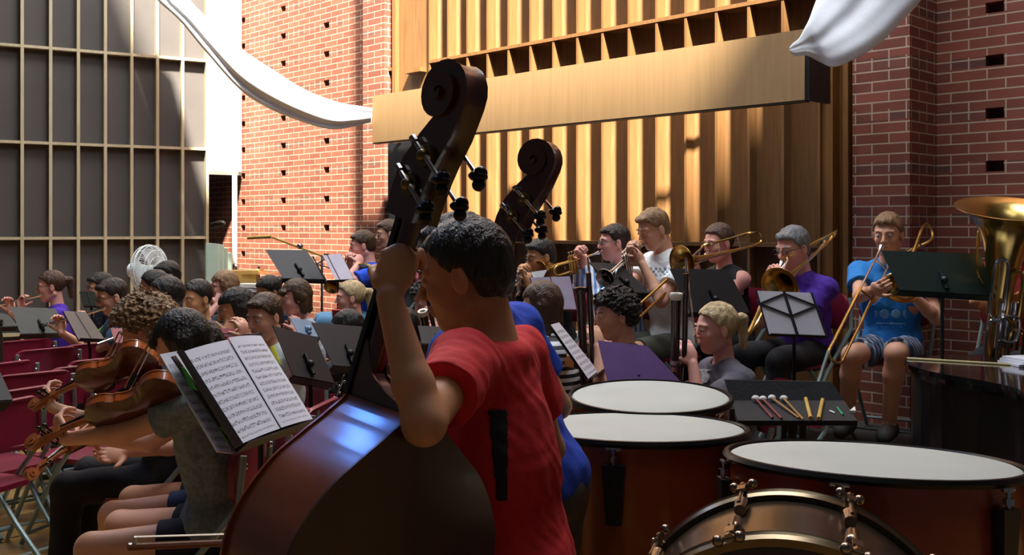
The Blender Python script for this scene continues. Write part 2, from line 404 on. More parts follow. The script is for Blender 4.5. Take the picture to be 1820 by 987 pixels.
# the long sound board hung in front of it
bo = .85
t = thing('sound_board', 'long pale wooden acoustic board hung across the fluted wooden stage wall', 'acoustic panel', Wp(s_of(1100, bo), 2.70, bo))
m_ = MB(); wbox(m_, s_of(1430, bo), s_of(662, bo), 2.45, 2.892, bo - .04, bo); m_.build('face_board', mat('pale_board', 'a88860', .42, var=.08, scale=3, stretch=(12, 12, .6)), t, world=True, smooth=False)
m_ = MB(); wbox(m_, s_of(1430, bo) - .03, s_of(1430, bo) - .002, 2.445, 2.87, bo - .27, bo - .005); m_.build('end_cap', mat('black_metal', '15151a', .5), t, world=True, smooth=False)
m_ = MB(); wbox(m_, s_of(1430, bo), s_of(662, bo), 2.438, 2.448, bo - .06, bo - .002)
for px in (690, 900, 1200, 1400): wbox(m_, s_of(px, bo), s_of(px, bo) + .04, 2.60, 2.64, bo - .50, bo - .05)
m_.build('underside_frame', mat('dark_frame', '2a1a10', .6), t, world=True, smooth=False)
# speaker hanging dark below the board
t = thing('loudspeaker', 'dark navy loudspeaker cabinet hanging under the left end of the sound board', 'speaker', Wp(s_of(727, .45), 2.0, .45))
m_ = MB(); wbox(m_, s_of(752, .5), s_of(707, .5), 1.45, 2.46, wf, .62); m_.build('cabinet', mat('navy_cabinet', '10151f', .6, bump=.2, bscale=300), t, world=True, smooth=False)
m_ = MB(); wbox(m_, s_of(748, .5), s_of(711, .5), 1.5, 2.42, .62, .632); m_.build('grille', mat('speaker_grille', '0b0e14', .8, bump=.8, bscale=600), t, world=True, smooth=False)
# left wall of dark panels in a pale lattice
LB = V(-3.78, 12.5, 0); LD = (V(-.5056 * 11.36, 11.36, 0) - LB).normalized(); LN = V(-LD.y, LD.x, 0); LN = LN if LN.y < 0 else -LN
RL = Matrix((LD, LN, UP)).transposed()
def lbox(mb, s0, s1, z0, z1, o0, o1): mb.box(LB + LD * ((s0 + s1) / 2) + LN * ((o0 + o1) / 2) + UP * ((z0 + z1) / 2), (abs(s1 - s0), abs(o1 - o0), z1 - z0), RL)
pm = mat('grey_panel', '44403f', .75, var=.1, scale=1.5, bump=.1)
m_ = MB(); lbox(m_, -.02, 5.2, 0, 9, -.12, -.02); struct(m_.build('wall_left', pm, smooth=False))
lat = mat('lattice_wood', 'aaa288', .5, var=.1, scale=4, stretch=(6, 6, 1))
m_ = MB()
for i in range(18): lbox(m_, i * .293 - .017, i * .293 + .017, 0, 9, -.02, .085)
struct(m_.build('trim_5', lat, smooth=False))
m_ = MB()
for z in [1.53 + k * 1.085 for k in range(-1, 7)]: lbox(m_, 0, 5.1, z - .016, z + .016, -.02, .08)
struct(m_.build('trim_6', lat, smooth=False))
white = mat('white_plaster', 'e8e6df', .7, var=.03)
WR = P(424, 405, 12.75); WR.z = 0
m_ = MB(); m_.slab(LB + UP * 2.36, WR + UP * 2.36, WR + UP * 9, LB + UP * 9, .15, V(0, 1, 0)); struct(m_.build('wall_white', white, smooth=False))
m_ = MB(); m_.slab(LB + V(0, -.01, 2.31), WR + V(0, -.01, 2.31), WR + V(0, -.01, 2.36), LB + V(0, -.01, 2.36), .16, V(0, 1, 0)); struct(m_.build('trim_7', mat('grey_steel', '8a8a86', .4, .6), smooth=False))
m_ = MB(); m_.tube([P(417, 405, 12.6) * V(1, 1, 0) if False else V(P(417, 405, 12.6).x, 12.6, 0), V(P(417, 405, 12.6).x, 12.6, 2.32)], .032, 14); o = m_.build('white_pole', mat('white_paint', 'e6e6e2', .4, var=.02))
tag(o, 'white vertical pole between the dark lattice wall and the brick wall', 'pole')
# back of the opening, far in the dark
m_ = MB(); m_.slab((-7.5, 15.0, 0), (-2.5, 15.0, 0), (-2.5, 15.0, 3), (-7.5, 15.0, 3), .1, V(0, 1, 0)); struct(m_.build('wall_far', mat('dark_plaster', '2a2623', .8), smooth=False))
# ------------------------------------------------------------------ white cloth swags
def swag(name, label, lower, upper, dl, du, bulge, seed):
    Lc = catmull([P(x, y, d) for (x, y), d in zip(lower, dl)], 8); Uc = catmull([P(x, y, d) for (x, y), d in zip(upper, du)], 8)
    n = len(Lc) - 1
    def fn(u, v):
        i = min(int(round(u * n)), n); a, b = Lc[i], Uc[i]; w_ = (b - a)
        ang = v * 2 * math.pi; c = .5 - .5 * math.cos(ang); front = math.sin(ang)
        fold = (.10 * math.sin(c * 11 + seed + u * 2.5) + .05 * math.sin(c * 23 + u * 6 + seed * 2)) if front > 0 else 0
        return a + w_ * c + V(0, -1, -.15) * (bulge * w_.length * front * (1 + fold * 2.2) if front > 0 else bulge * .35 * w_.length * front)
    m_ = MB(); m_.grid(fn, n + 1, 64, closed_v=True)
    m = mat('white_cloth', 'f2f6fc', .8, var=.02, bump=.15, bscale=25); m.node_tree.nodes['Principled BSDF'].inputs['Transmission Weight'].default_value = 0
    o = m_.build(name, m, angle=80); tag(o, label, 'drape'); return o
swag('fabric_swag', 'long narrow white cloth swag hanging from the upper left down to the sound board', [(235, -70), (262, -28), (280, 0), (319, 36), (365, 91), (424, 157), (474, 191), (538, 217), (588, 230), (630, 225), (660, 217)],
     [(300, -70), (322, -28), (338, 0), (366, 30), (398, 62), (436, 92), (483, 123), (543, 160), (602, 182), (636, 188), (662, 192)], [11.4, 11.3, 11.2, 11.05, 10.95, 10.85, 10.6, 10.3, 9.95, 9.7, 9.52], [11.4, 11.3, 11.2, 11.05, 10.95, 10.85, 10.6, 10.3, 9.95, 9.7, 9.52], .32, 1)
swag('fabric_swag', 'broad white cloth swag hanging at the top right by the end of the sound board', [(1404, 92), (1414, 100), (1434, 99), (1458, 111), (1480, 119), (1509, 110), (1560, 80), (1603, 38), (1637, 0), (1668, -50), (1690, -90)],
     [(1403, 85), (1409, 77), (1420, 68), (1430, 50), (1438, 34), (1446, 12), (1455, -12), (1463, -36), (1472, -60), (1480, -85), (1488, -110)], [6.2] * 4 + [6.1, 6.0, 5.9, 5.8, 5.7, 5.6, 5.5], [6.2] * 6 + [6.2, 6.2, 6.2, 6.2, 6.2], .10, 4)
# ------------------------------------------------------------------ people
SKIN = {'light': mat('skin_light', 'd9a58a', .5, var=.06, sss=.08), 'pink': mat('skin_pink', 'e0a596', .5, var=.06, sss=.08), 'tan': mat('skin_tan', 'b88462', .5, var=.07, sss=.06), 'asian': mat('skin_warm', 'c8946c', .5, var=.06, sss=.06), 'brown': mat('skin_brown', '8a5a40', .5, var=.07)}
def hairm(name, c, curly=False): return mat('hair_' + name, c, .42, var=.35, scale=30, stretch=(1, 1, .25) if not curly else None, bump=.9, bscale=180)
HAIR = {'black': hairm('black', '17130f'), 'dark': hairm('dark', '2a1d15'), 'brown': hairm('brown', '46331f'), 'lightbrown': hairm('lightbrown', '8a6a4a'), 'blond': hairm('blond', 'c0aa80'), 'grey': hairm('grey', '77777a'), 'curlbrown': hairm('curlbrown', '80603c', True), 'curldark': hairm('curldark', '221a15', True), 'auburn': hairm('auburn', '4c3324')}
def frame(face, pitch=0, roll=0):
    a = math.radians(face); f = V(math.cos(a), math.sin(a), 0); r = f.cross(UP)
    p = math.radians(pitch); f2 = f * math.cos(p) - UP * math.sin(p); u = f * math.sin(p) + UP * math.cos(p)
    q = Quaternion(f2, math.radians(roll)); r = q @ r; u = q @ u
    return Matrix((f2, r, u)).transposed()          # columns: forward, right, up
def mouth_of(C0, face, pitch=0, s=1, roll=0): return C0 + frame(face, pitch, roll) @ V(.108, 0, -.056) * s
def put_hand(g, wrist, D, Nn, side, s, curl, k=.008, thumb=.6):
    """palm, four unequal bent fingers and a thumb; D points along the fingers, Nn out of the palm"""
    D = D.normalized(); Nn = (Nn - D * Nn.dot(D)).normalized(); S = D.cross(Nn) * side
    R = Matrix((D, S, Nn)).transposed()
    g.ell(wrist + D * .050 * s, (.054 * s, .040 * s, .017 * s), R, .012)
    for i, (off, ln, r) in enumerate(((-.029, .86, .0078), (-.010, .98, .0086), (.010, 1.0, .0088), (.029, .93, .0086))):
        p = wrist + (D * (.086 - .006 * abs(i - 1.8)) + S * off) * s; ang = 0; first = True
        for j, sl in enumerate((.043, .027, .022)):
            ang += curl * (.75, .95, .6)[j] + (.05 * i if j == 0 else 0)
            q = p + (D * math.cos(ang) + Nn * math.sin(ang)) * sl * ln * s
            g.cap(p, q, (r - .0005 * j) * s, (r - .0005 * (j + 1)) * s, .003 if not first else .006); p = q; first = False
    p = wrist + (D * .022 + S * .030) * s; td = (D * .62 + S * .62 + Nn * (.25 + .5 * curl * thumb)).normalized()
    q = p + td * .045 * s; g.cap(p, q, .0125 * s, .010 * s, .010)
    td2 = (td + Nn * curl * .5 - S * .25 * curl).normalized(); g.cap(q, q + td2 * .030 * s, .0098 * s, .008 * s, .003)
def ik(a, b, l1, l2, pole):
    d = (b - a); L = d.length; L2 = min(L, (l1 + l2) * .998)
    if L > L2: b = a + d.normalized() * L2; d = b - a
    x = (l1 * l1 - l2 * l2 + L2 * L2) / (2 * L2); h = math.sqrt(max(l1 * l1 - x * x, 0))
    dn = d.normalized(); pl = (pole - dn * pole.dot(dn)).normalized()
    return a + dn * x + pl * h, b
def vec(p):
    return P(*p) if not isinstance(p, Vector) else p
def tgt_up(nm, L, R, C0):
    t = L if nm == 'L' else R
    return t is not None and vec(t).z > C0.z - .35
NP = 0
PEOPLE = {}
def decal(p, so, name, m, test, off=.002):
    """a thin patch that follows the cloth: the faces turned to the viewer that pass test(column, row)"""
    me = so.data; M = np.array(MW[so.name]); n = len(me.vertices); co = np.empty(n * 3, 'f'); me.vertices.foreach_get('co', co); co = co.reshape(-1, 3)
    no = np.empty(n * 3, 'f'); me.vertices.foreach_get('normal', no); no = no.reshape(-1, 3); wc = co @ M[:3, :3].T + M[:3, 3]
    px = HX + wc[:, 0] / wc[:, 1] * F; py = HY - (wc[:, 2] - EYE) / wc[:, 1] * F; fac = np.einsum('ij,ij->i', no, wc - np.array([0, 0, EYE])) < 0
    ok = test(px, py) & fac
    q = np.empty(len(me.loops), 'i'); me.loops.foreach_get('vertex_index', q); q = q.reshape(-1, 4); q = q[ok[q].all(axis=1)]
    if len(q) == 0: return None
    ids, inv = np.unique(q, return_inverse=True); inv = inv.reshape(-1, 4); v = co[ids] + no[ids] * off
    d = bpy.data.meshes.new(name); d.from_pydata(v.tolist(), [], inv.tolist()); d.shade_smooth(); d.materials.append(m)
    o = newobj(name, d); o.parent = p['root']; MW[o.name] = MW[p['root'].name]
    o.modifiers.new('thickness', 'SOLIDIFY').thickness = -.0015
    return o
def person(key, label, head, face, pitch=0, roll=0, body=None, lean=6, tilt=0, s=1., z0=0., seat=True, L=None, R=None, hl=None, hr=None, shirt='666666', sleeve='short', bottom='long', bcol='15151a',
           hair='short', hcol='dark', skin='light', glasses=False, vox=None, female=False, knees=(0, 0), smat=None, bmat=None, shoes='1c1c1e', shrug=0, extra=None, legs=None, nofeet=False, shirt_len=0, polL=None, polR=None, eyes_closed=False, hw=1., tdx=None):
    global NP; NP += 1
    C0 = vec(head); d = C0.y; body = face if body is None else body
    vox = vox or (.0036 if d < 2.6 else .0048 if d < 5.2 else .0056 if d < 7.2 else .0065)
    Rh = frame(face, pitch, roll); fh, rh, uh = Rh.col[0], Rh.col[1], Rh.col[2]
    a = math.radians(body); f = V(math.cos(a), math.sin(a), 0); r = f.cross(UP)
    T = (UP * math.cos(math.radians(lean)) + f * math.sin(math.radians(lean)) + r * math.sin(math.radians(tilt))).normalized()
    ft = (f - T * f.dot(T)).normalized(); rt = ft.cross(T).normalized()
    Nk = C0 - uh * .150 * s - fh * .030 * s - UP * .02 * s
    hipz = z0 + (.54 if seat else .90 * s)
    tl = max(.38 * s, min(.60 * s, (Nk.z - hipz) / T.z)); Pv = Nk - T * tl
    if tdx: Pv = Pv + V(*tdx)
    T = (Nk - Pv).normalized(); ft = (f - T * f.dot(T)).normalized(); rt = ft.cross(T).normalized()
    Rt = Matrix((ft, rt, T)).transposed()
    sw = (.155 if female else .172) * s * hw
    sh = {}
    for nm, sg in (('R', 1), ('L', -1)): sh[nm] = Nk - T * .065 * s + rt * sg * sw + T * shrug * .03 * (1 if tgt_up(nm, L, R, C0) else .3)
    tgt = {'L': L, 'R': R}; el = {}; wr = {}; hd = {}
    # legs
    lg = {}
    for i, (nm, sg) in enumerate((('R', 1), ('L', -1))):
        hp = Pv + rt * sg * .09 * s - T * .03
        if seat:
            ka = math.radians(knees[i]); kd = (f * math.cos(ka) + r * math.sin(ka) * sg)
            kn = hp + kd * .42 * s; kn.z = z0 + .50 * s ** .5 if (knees[i] < 900) else hp.z
            an = kn + f * .03 * s; an.z = z0 + .085
        else:
            kn = V(hp.x, hp.y, 0) + f * .05 * s + r * sg * .02; kn.z = z0 + (.48) * s; an = V(hp.x, hp.y, z0 + .085) + r * sg * .04 - f * .02
        if legs and nm in legs: kn, an = [vec(q) for q in legs[nm]]
        lg[nm] = (hp, kn, an)
    for nm, sg in (('R', 1), ('L', -1)):
        t_ = tgt[nm]
        hl_ = {'L': hl, 'R': hr}[nm] or {}
        if t_ is None: t_ = lg[nm][1] * .62 + lg[nm][0] * .38 + UP * .09 if seat else lg[nm][0] + r * sg * .12 + V(0, 0, -.12)
        t_ = vec(t_)
        pole = {'L': polL, 'R': polR}[nm]; pole = Vector(pole) if pole is not None else (V(0, 0, -1) + rt * sg * .55 - ft * .15)
        hdir = hl_.get('dir'); hd0 = Vector(hdir).normalized() if hdir is not None else (t_ - sh[nm]).normalized()
        wv = t_ - hd0 * .075 * s
        e, wv = ik(sh[nm], wv, .285 * s, .245 * s, pole)
        if hdir is None: hd0 = ((wv - e).normalized() * .8 + (t_ - wv).normalized() * .2).normalized()
        pn = Vector(hl_['palm']) if 'palm' in hl_ else (-rt * sg * .7 + UP * (-.5 if not L and not R else .4) - hd0 * .01)
        el[nm], wr[nm], hd[nm] = e, wv, (hd0, pn, hl_.get('curl', .55))
    lo = np.array([min(v) for v in zip(*[tuple(p) for p in [C0, Pv, *sh.values(), *el.values(), *wr.values(), *[q for l in lg.values() for q in l]]])]) - .22
    hi = np.array([max(v) for v in zip(*[tuple(p) for p in [C0, Pv, *sh.values(), *el.values(), *wr.values(), *[q for l in lg.values() for q in l]]])]) + .22
    lo[2] = max(lo[2], z0 - .004)
    root = thing('person', label, 'person', (Pv.x, Pv.y, z0))
    PEOPLE[key] = dict(C0=C0, Rh=Rh, root=root, Pv=Pv, f=f, z0=z0, s=s, body=body, lg=lg, Nk=Nk, rt=rt, ft=ft, T=T, sh=sh, el=el, wr=wr)
    H = lambda x, y, z: C0 + Rh @ V(x, y, z) * s
    g = SDF(lo, hi, vox)
    # head
    g.ell(H(-.012, 0, .032), (.096 * s, .074 * s, .088 * s), Rh, .01)
    g.ell(H(.030, 0, -.030), (.058 * s, .060 * s, .080 * s), Rh, .03)
    g.ell(H(.056, 0, -.090), (.026 * s, .026 * s, .022 * s), Rh, .025)
    for sg in (1, -1):
        g.cap(H(-.02, sg * .055, -.06), H(.05, sg * .025, -.098), .014 * s, .013 * s, .025)
        g.ell(H(.058, sg * .036, -.022), (.024 * s, .022 * s, .022 * s), Rh, .015)
        g.cap(H(.081, sg * .012, .030), H(.072, sg * .045, .028), .010 * s, .008 * s, .012)
        g.ell(H(.098, sg * .031, .008), (.018 * s, .017 * s, .013 * s), Rh, .010, sub=True)
        g.ell(H(-.008, sg * .078, -.005), (.019 * s, .009 * s, .033 * s), Rh, .006)
        g.ell(H(-.002, sg * .087, .0), (.009 * s, .005 * s, .018 * s), Rh, .004, sub=True)
        g.ell(H(.076, sg * .031, .009), (.014 * s, .015 * s, .0125 * s), Rh, .003)
    g.cap(H(.088, 0, .018), H(.108, 0, -.020), .007 * s, .0105 * s, .010)
    for sg in (1, -1): g.ell(H(.098, sg * .010, -.025), (.010 * s, .008 * s, .007 * s), Rh, .005)
    g.cap(H(.086, -.018, -.052), H(.086, .018, -.052), .0075 * s, .0075 * s, .006)
    g.cap(H(.084, -.015, -.064), H(.084, .015, -.064), .0075 * s, .0075 * s, .005)
    # neck and trunk
    nr = (.048 if female else .056) * s
    g.cap(H(-.028, 0, -.045), Nk - T * .01, nr * .96, nr * 1.08, .02)
    tw = 1 if not female else .9
    def trunk(g, q=0, k=.05):
        g.cap(Nk - T * .045 * s + rt * .05 * s, sh['R'], (.058 + q) * s, (.052 + q) * s, k * .7); g.cap(Nk - T * .045 * s - rt * .05 * s, sh['L'], (.058 + q) * s, (.052 + q) * s, k * .7)
        g.ell(Nk - T * .20 * s + ft * .015 * s, ((.112 + q) * s, (.163 * tw + q) * s, (.17 + q) * s), Rt, k)
        g.ell(Pv + T * tl * .38, ((.102 + q) * s, (.142 * tw + q) * s, (.17 + q) * s), Rt, k)
        g.ell(Pv + T * .02, ((.118 + q) * s, (.162 + q) * s, (.12 + q) * s), Rt, k)
    trunk(g)
    for nm, sg in (('R', 1), ('L', -1)):
        hp, kn, an = lg[nm]; hdv = hd[nm]
        g.cap(sh[nm], el[nm], .046 * s, .037 * s, .03); fm_ = el[nm] * .7 + wr[nm] * .3
        g.cap(el[nm], fm_, .036 * s, .037 * s, .02); g.cap(fm_, wr[nm], .036 * s, .025 * s, .015)
        if d < 8.5 or tgt[nm] is not None: put_hand(g, wr[nm] + (hdv[0] * .005), hdv[0], hdv[1], sg * -1, s, hdv[2])
        g.cap(hp, kn, .078 * s, .056 * s, .04); ca = kn * .7 + an * .3
        g.cap(kn, ca, .054 * s, .055 * s, .02); g.cap(ca, an, .053 * s, .036 * s, .02)
        if not nofeet: g.cap(an - UP * .035, an + f * .12 * s - UP * .05, .038 * s, .030 * s, .02)
    g.build('body', SKIN[skin], root)
    # eyes, brows
    if d < 9:
        for sg in (1, -1):
            ey = MB().ball(H(.080, sg * .031, .008), .0115 * s, 8).build('eye', mat('eye_white', 'c9c2ba' if not eyes_closed else 'a9866c', .3), root, world=True)
            MB().ball(H(.0885, sg * .031, .006), .0052 * s, 6).build('iris', mat('iris_dark', '1c120c', .2), ey, world=True)
            MB().tube([H(.093, sg * .014, .030), H(.092, sg * .030, .035), H(.080, sg * .047, .031)], [.003 * s, .0036 * s, .002 * s], 6).build('eyebrow', HAIR[hcol], root, world=True)
        MB().tube([H(.090, -.022, -.059), H(.0945, 0, -.058), H(.090, .022, -.059)], [.002 * s, .0042 * s, .002 * s], 6).build('lips', mat('lips', 'a8605a', .45), root, world=True)
    # hair
    hs = SDF(np.array(H(0, 0, 0)) - (.26 if hair != 'long' else .34), np.array(H(0, 0, 0)) + .24, max(vox * .85, .0034))
    X = H
    th = {'short': .007, 'crop': .008, 'curly': .026, 'bigcurly': .05}.get(hair, .009)
    hs.ell(X(-.014, 0, .036), ((.098 + th) * s, (.077 + th) * s, (.089 + th) * s), Rh, .01)
    x, y, z = hs.local(C0, Rh); x = x / s; y = y / s; z = z / s; ay = np.abs(y)
    if hair in ('short', 'crop', 'curly', 'bigcurly'):
        hs.ell(X(-.045, 0, -.015), ((.062 + th * .6) * s, (.064 + th * .6) * s, (.06) * s), Rh, .02)
        if hair == 'bigcurly': hs.ell(X(-.03, 0, .02), (.13 * s, .125 * s, .12 * s), Rh, .03)
        hl_ = np.interp(x, [-.20, -.050, -.036, -.022, .012, .028, .052, .075, .12], [-.075, -.072, -.050, .020, .014, .030, .068, .078, .088])
        hs.cut((hl_ - z).astype('f') * s, .008)
    elif hair in ('long', 'bob', 'ponytail', 'bun', 'back'):
        if hair in ('long', 'bob'):
            Lb = .24 if hair == 'long' else .075
            for sg in (1, -1, 0):
                b0 = X(-.03 if sg else -.06, sg * .062, .0); b1 = X(-.035 if sg else -.07, sg * .062, -.06) - UP * (Lb - .05) * s
                hs.cap(b0, b1, (.036 if sg else .055) * s, (.030 if sg else .04) * s, .03)
            keep = np.where(x > .030, .060 - z, np.where(x > .0, .0 - z * 0 - .0, -.5)); keep = np.where((x > .030) | ((x > .012) & (ay < .055) & (z < .04)), .058 - z, -.5)
            hs.cut(keep.astype('f') * s, .012)
        else:
            keep = np.interp(x, [-.20, -.050, -.036, -.020, .012, .030, .055, .080, .12], [-.075, -.070, -.045, .024, .018, .040, .074, .084, .092]) - z; hs.cut(keep.astype('f') * s, .008)
            if hair == 'ponytail':
                hs.cap(X(-.10, 0, .045), X(-.145, 0, .03), .018 * s, .026 * s, .015); hs.cap(X(-.145, 0, .03), X(-.14, 0, -.10), .028 * s, .020 * s, .02)
            elif hair == 'bun': hs.ell(X(-.118, 0, .045), (.036 * s, .040 * s, .036 * s), Rh, .012)
    if hair == 'bob':                                            # fringe
        hs.cap(X(.082, -.035, .055), X(.082, .035, .055), .020 * s, .020 * s, .02)
    if hair == 'curly': hs.cap(X(.066, -.03, .092), X(.066, .03, .092), .020 * s, .020 * s, .03)
    if hair == 'short': hs.cap(X(.062, -.032, .086), X(.066, .030, .088), .013 * s, .015 * s, .025)
    if hair in ('curly', 'bigcurly'): hs.disp(.008 if hair == 'curly' else .010, 210, NP); hs.disp(.006, 330, NP + 3)
    else: hs.disp(.0020, 190, NP, (1, 1, .45))
    hs.build('hair', HAIR[hcol], root)
    # shirt
    sm = smat or mat('cotton_' + shirt, shirt, .85, var=.10, bump=.25, bscale=40)
    pts = [Nk, Pv, *sh.values()] + ([*el.values()] if sleeve != 'none' else []) + ([*wr.values()] if sleeve == 'long' else [])
    lo = np.array([min(v) for v in zip(*[tuple(p) for p in pts])]) - .24; hi = np.array([max(v) for v in zip(*[tuple(p) for p in pts])]) + .24
    lo[2] = max(lo[2], z0)
    g = SDF(lo, hi, max(vox, .0042)); q = .013
    trunk(g, q)
    if shirt_len: g.ell(Pv - T * shirt_len * .5 + ft * .01, (.128 * s, .178 * s, .12 + shirt_len * .4), Rt, .05)
    if sleeve != 'none':
        for nm in 'RL':
            if sleeve == 'long': g.cap(sh[nm], el[nm], .062 * s, .050 * s, .03); g.cap(el[nm], wr[nm] - hd[nm][0] * .01, .049 * s, .036 * s, .02)
            else: g.cap(sh[nm], sh[nm] * .40 + el[nm] * .60, .064 * s, .068 * s, .03)
    g.disp(.0050, 34, NP, (1, 1, .6)); g.disp(.0016, 110, NP + 50)
    x, y, z = g.local(Nk, Rt)
    if sleeve == 'short':
        for nm in 'RL':
            u = (el[nm] - sh[nm]).normalized(); ex = g.local(sh[nm] * .43 + el[nm] * .57, Matrix((u, u, u)).transposed())[0]
            near = np.sqrt(sum((a_ - b_) ** 2 for a_, b_ in zip([c.reshape([-1 if i == k else 1 for i in range(3)]) for k, c in enumerate(g.grid())], tuple(sh[nm] * .4 + el[nm] * .6)))) < .13 * s
            g.cut(np.where(near, ex, -1).astype('f'), .003)
    nk_cut = np.array(Nk + ft * .012 + T * .035)
    g.ell(Nk - T * .012, (.072 * s + (nr - .048), .075 * s + (nr - .048), .040 * s), Rt, .03)
    g.cap(Nk + T * .012 + ft * .020, H(-.02, 0, -.03), nr * 1.02, nr * 1.08, .006, sub=True)
    if sleeve == 'none':
        for nm, sg in (('R', 1), ('L', -1)):
            g.cap(sh[nm] + rt * sg * .01 - T * .05, sh[nm] + rt * sg * .05 + T * .06, .055 * s, .06 * s, .01, sub=True)
    hemz = -(tl + (.05 if seat else .10) + shirt_len)
    g.cut((hemz - z).astype('f'), .004)
    so = g.build('shirt', sm, root)
    if extra: extra(PEOPLE[key], sm, so)
    # trousers or shorts
    bm_ = bmat or mat('cloth_' + bcol, bcol, .85, var=.12, bump=.2, bscale=50)
    pts = [Pv] + [q for l in lg.values() for q in l]
    lo = np.array([min(v) for v in zip(*[tuple(p) for p in pts])]) - .20; hi = np.array([max(v) for v in zip(*[tuple(p) for p in pts])]) + .2; lo[2] = max(lo[2], z0 + .01)
    if bottom != 'none':
        g = SDF(lo, hi, max(vox, .0055)); g.ell(Pv + T * .0, (.126 * s, .170 * s, .115 * s), Rt, .03)
        for nm in 'RL':
            hp, kn, an = lg[nm]
            if bottom == 'long': g.cap(hp, kn, .090 * s, .069 * s, .03); g.cap(kn, an, .068 * s, .056 * s, .02)
            else:
                fr_ = .82 if bottom == 'shorts' else .45
                g.cap(hp, hp + (kn - hp) * fr_, .092 * s, .080 * s, .03)
        g.disp(.004, 34, NP + 9)
        for nm in 'RL':
            hp, kn, an = lg[nm]
            if bottom != 'long':
                u = (kn - hp).normalized(); ex = g.local(hp + (kn - hp) * fr_, Matrix((u, u, u)).transposed())[0]; g.cut(ex.astype('f'), .003)
        g.build('trousers' if bottom == 'long' else 'shorts', bm_, root)
    # shoes
    if not nofeet:
        for nm in 'RL':
            an = lg[nm][2]; g = SDF(np.array(an) - (.24, .24, .13), np.array(an) + (.24, .24, .09), .0055)
            g.cap(an - UP * .035 - f * .03, an + f * .13 * s - UP * .047, .046 * s, .037 * s, .02); g.cap(an - UP * .055 - f * .03, an + f * .14 * s - UP * .058, .042, .040, .02)
            zz = g.local((0, 0, z0 + .002), Matrix.Identity(3))[2]; g.cut((-zz).astype('f') + 0 * g.a); zz = g.local((0, 0, an.z + .02), Matrix.Identity(3))[2]; g.cut(zz + 0 * g.a)
            so_ = g.build('shoe', mat('shoe_' + shoes, shoes, .7, bump=.2), root)
    # glasses
    if glasses:
        g_ = MB()
        for sg in (1, -1):
            g_.tube([H(.102, sg * .034 + .021 * math.cos(t_), .008 + .015 * math.sin(t_)) for t_ in [k_ * math.pi / 6 for k_ in range(12)]], .0022 * s, 6, closed=True)
            g_.tube([H(.100, sg * .055, .014), H(.04, sg * .080, .012), H(-.005, sg * .084, .008)], .002 * s, 6)
        g_.tube([H(.103, -.013, .012), H(.105, .013, .012)], .002 * s, 6)
        g_.build('glasses', mat('glasses_frame', '14100e', .3), root, world=True)
    return root
# ------------------------------------------------------------------ metals and small materials
BRASS = mat('brass', 'd6b46a', .24, 1, var=.10, scale=6); SILVER = mat('silver_plate', 'cfcfd2', .2, 1, var=.05)
CHROME = mat('chrome', 'b8b8ba', .18, 1, var=.05); BLK = mat('black_enamel', '121214', .45, 0, var=.1); EBONY = mat('ebony', '0c0b0b', .3, var=.1)
STANDM = mat('black_stand', '17161a', .5, .2, var=.1); PAPER = mat('paper', 'd9dae4', .7, var=.02); MAROON = mat('maroon_plastic', '7c1430', .45, var=.12, coat=.2)
GREENGREY = mat('pale_steel_tube', '8fa5a3', .35, .4, var=.06)
def music_mat(name, rows, seed=1.0, base='cccedb'):
    """paper printed with staves of notes, laid out in the sheet's own UV"""
    if name in MATS: return MATS[name]
    m = bpy.data.materials.new(name); m.use_nodes = True; nt = m.node_tree; b = nt.nodes['Principled BSDF']; b.inputs['Roughness'].default_value = .7
    uv = nt.nodes.new('ShaderNodeUVMap'); s = nt.nodes.new('ShaderNodeSeparateXYZ'); nt.links.new(uv.outputs[0], s.inputs[0])
    def M_(op, a, bb=0.):
        q = nt.nodes.new('ShaderNodeMath'); q.operation = op
        for i, v in enumerate((a, bb)):
            if isinstance(v, (int, float)): q.inputs[i].default_value = v
            else: nt.links.new(v, q.inputs[i])
        return q.outputs[0]
    X, Y = s.outputs[0], s.outputs[1]
    fr = M_('FRACT', M_('MULTIPLY', Y, rows)); inrow = M_('LESS_THAN', M_('ABSOLUTE', M_('SUBTRACT', fr, .5)), .2)
    line = M_('LESS_THAN', M_('FRACT', M_('MULTIPLY', M_('SUBTRACT', fr, .3), 12.5)), .22)
    mp = nt.nodes.new('ShaderNodeMapping'); mp.inputs['Scale'].default_value = (55, rows * 3.2, 1); mp.inputs['Location'].default_value = (seed * 7, seed * 3, 0); nt.links.new(uv.outputs[0], mp.inputs[0])
    n = nt.nodes.new('ShaderNodeTexNoise'); n.inputs['Scale'].default_value = 1; n.inputs['Detail'].default_value = 1; nt.links.new(mp.outputs[0], n.inputs['Vector'])
    wide = M_('LESS_THAN', M_('ABSOLUTE', M_('SUBTRACT', fr, .5)), .27)
    note = M_('MULTIPLY', M_('GREATER_THAN', n.outputs[0], .53), wide)
    marg = M_('MULTIPLY', M_('LESS_THAN', M_('ABSOLUTE', M_('SUBTRACT', X, .5)), .41), M_('LESS_THAN', M_('ABSOLUTE', M_('SUBTRACT', Y, .47)), .43))
    ink = M_('MULTIPLY', M_('MINIMUM', M_('ADD', M_('MULTIPLY', M_('MULTIPLY', line, inrow), .7), M_('MULTIPLY', note, .75)), .85), marg)
    mx = nt.nodes.new('ShaderNodeMix'); mx.data_type = 'RGBA'; nt.links.new(ink, mx.inputs[0])
    mx.inputs[6].default_value = (*hexc(base), 1); mx.inputs[7].default_value = (*hexc('1a1a22'), 1); nt.links.new(mx.outputs[2], b.inputs['Base Color'])
    MATS[name] = m; return m
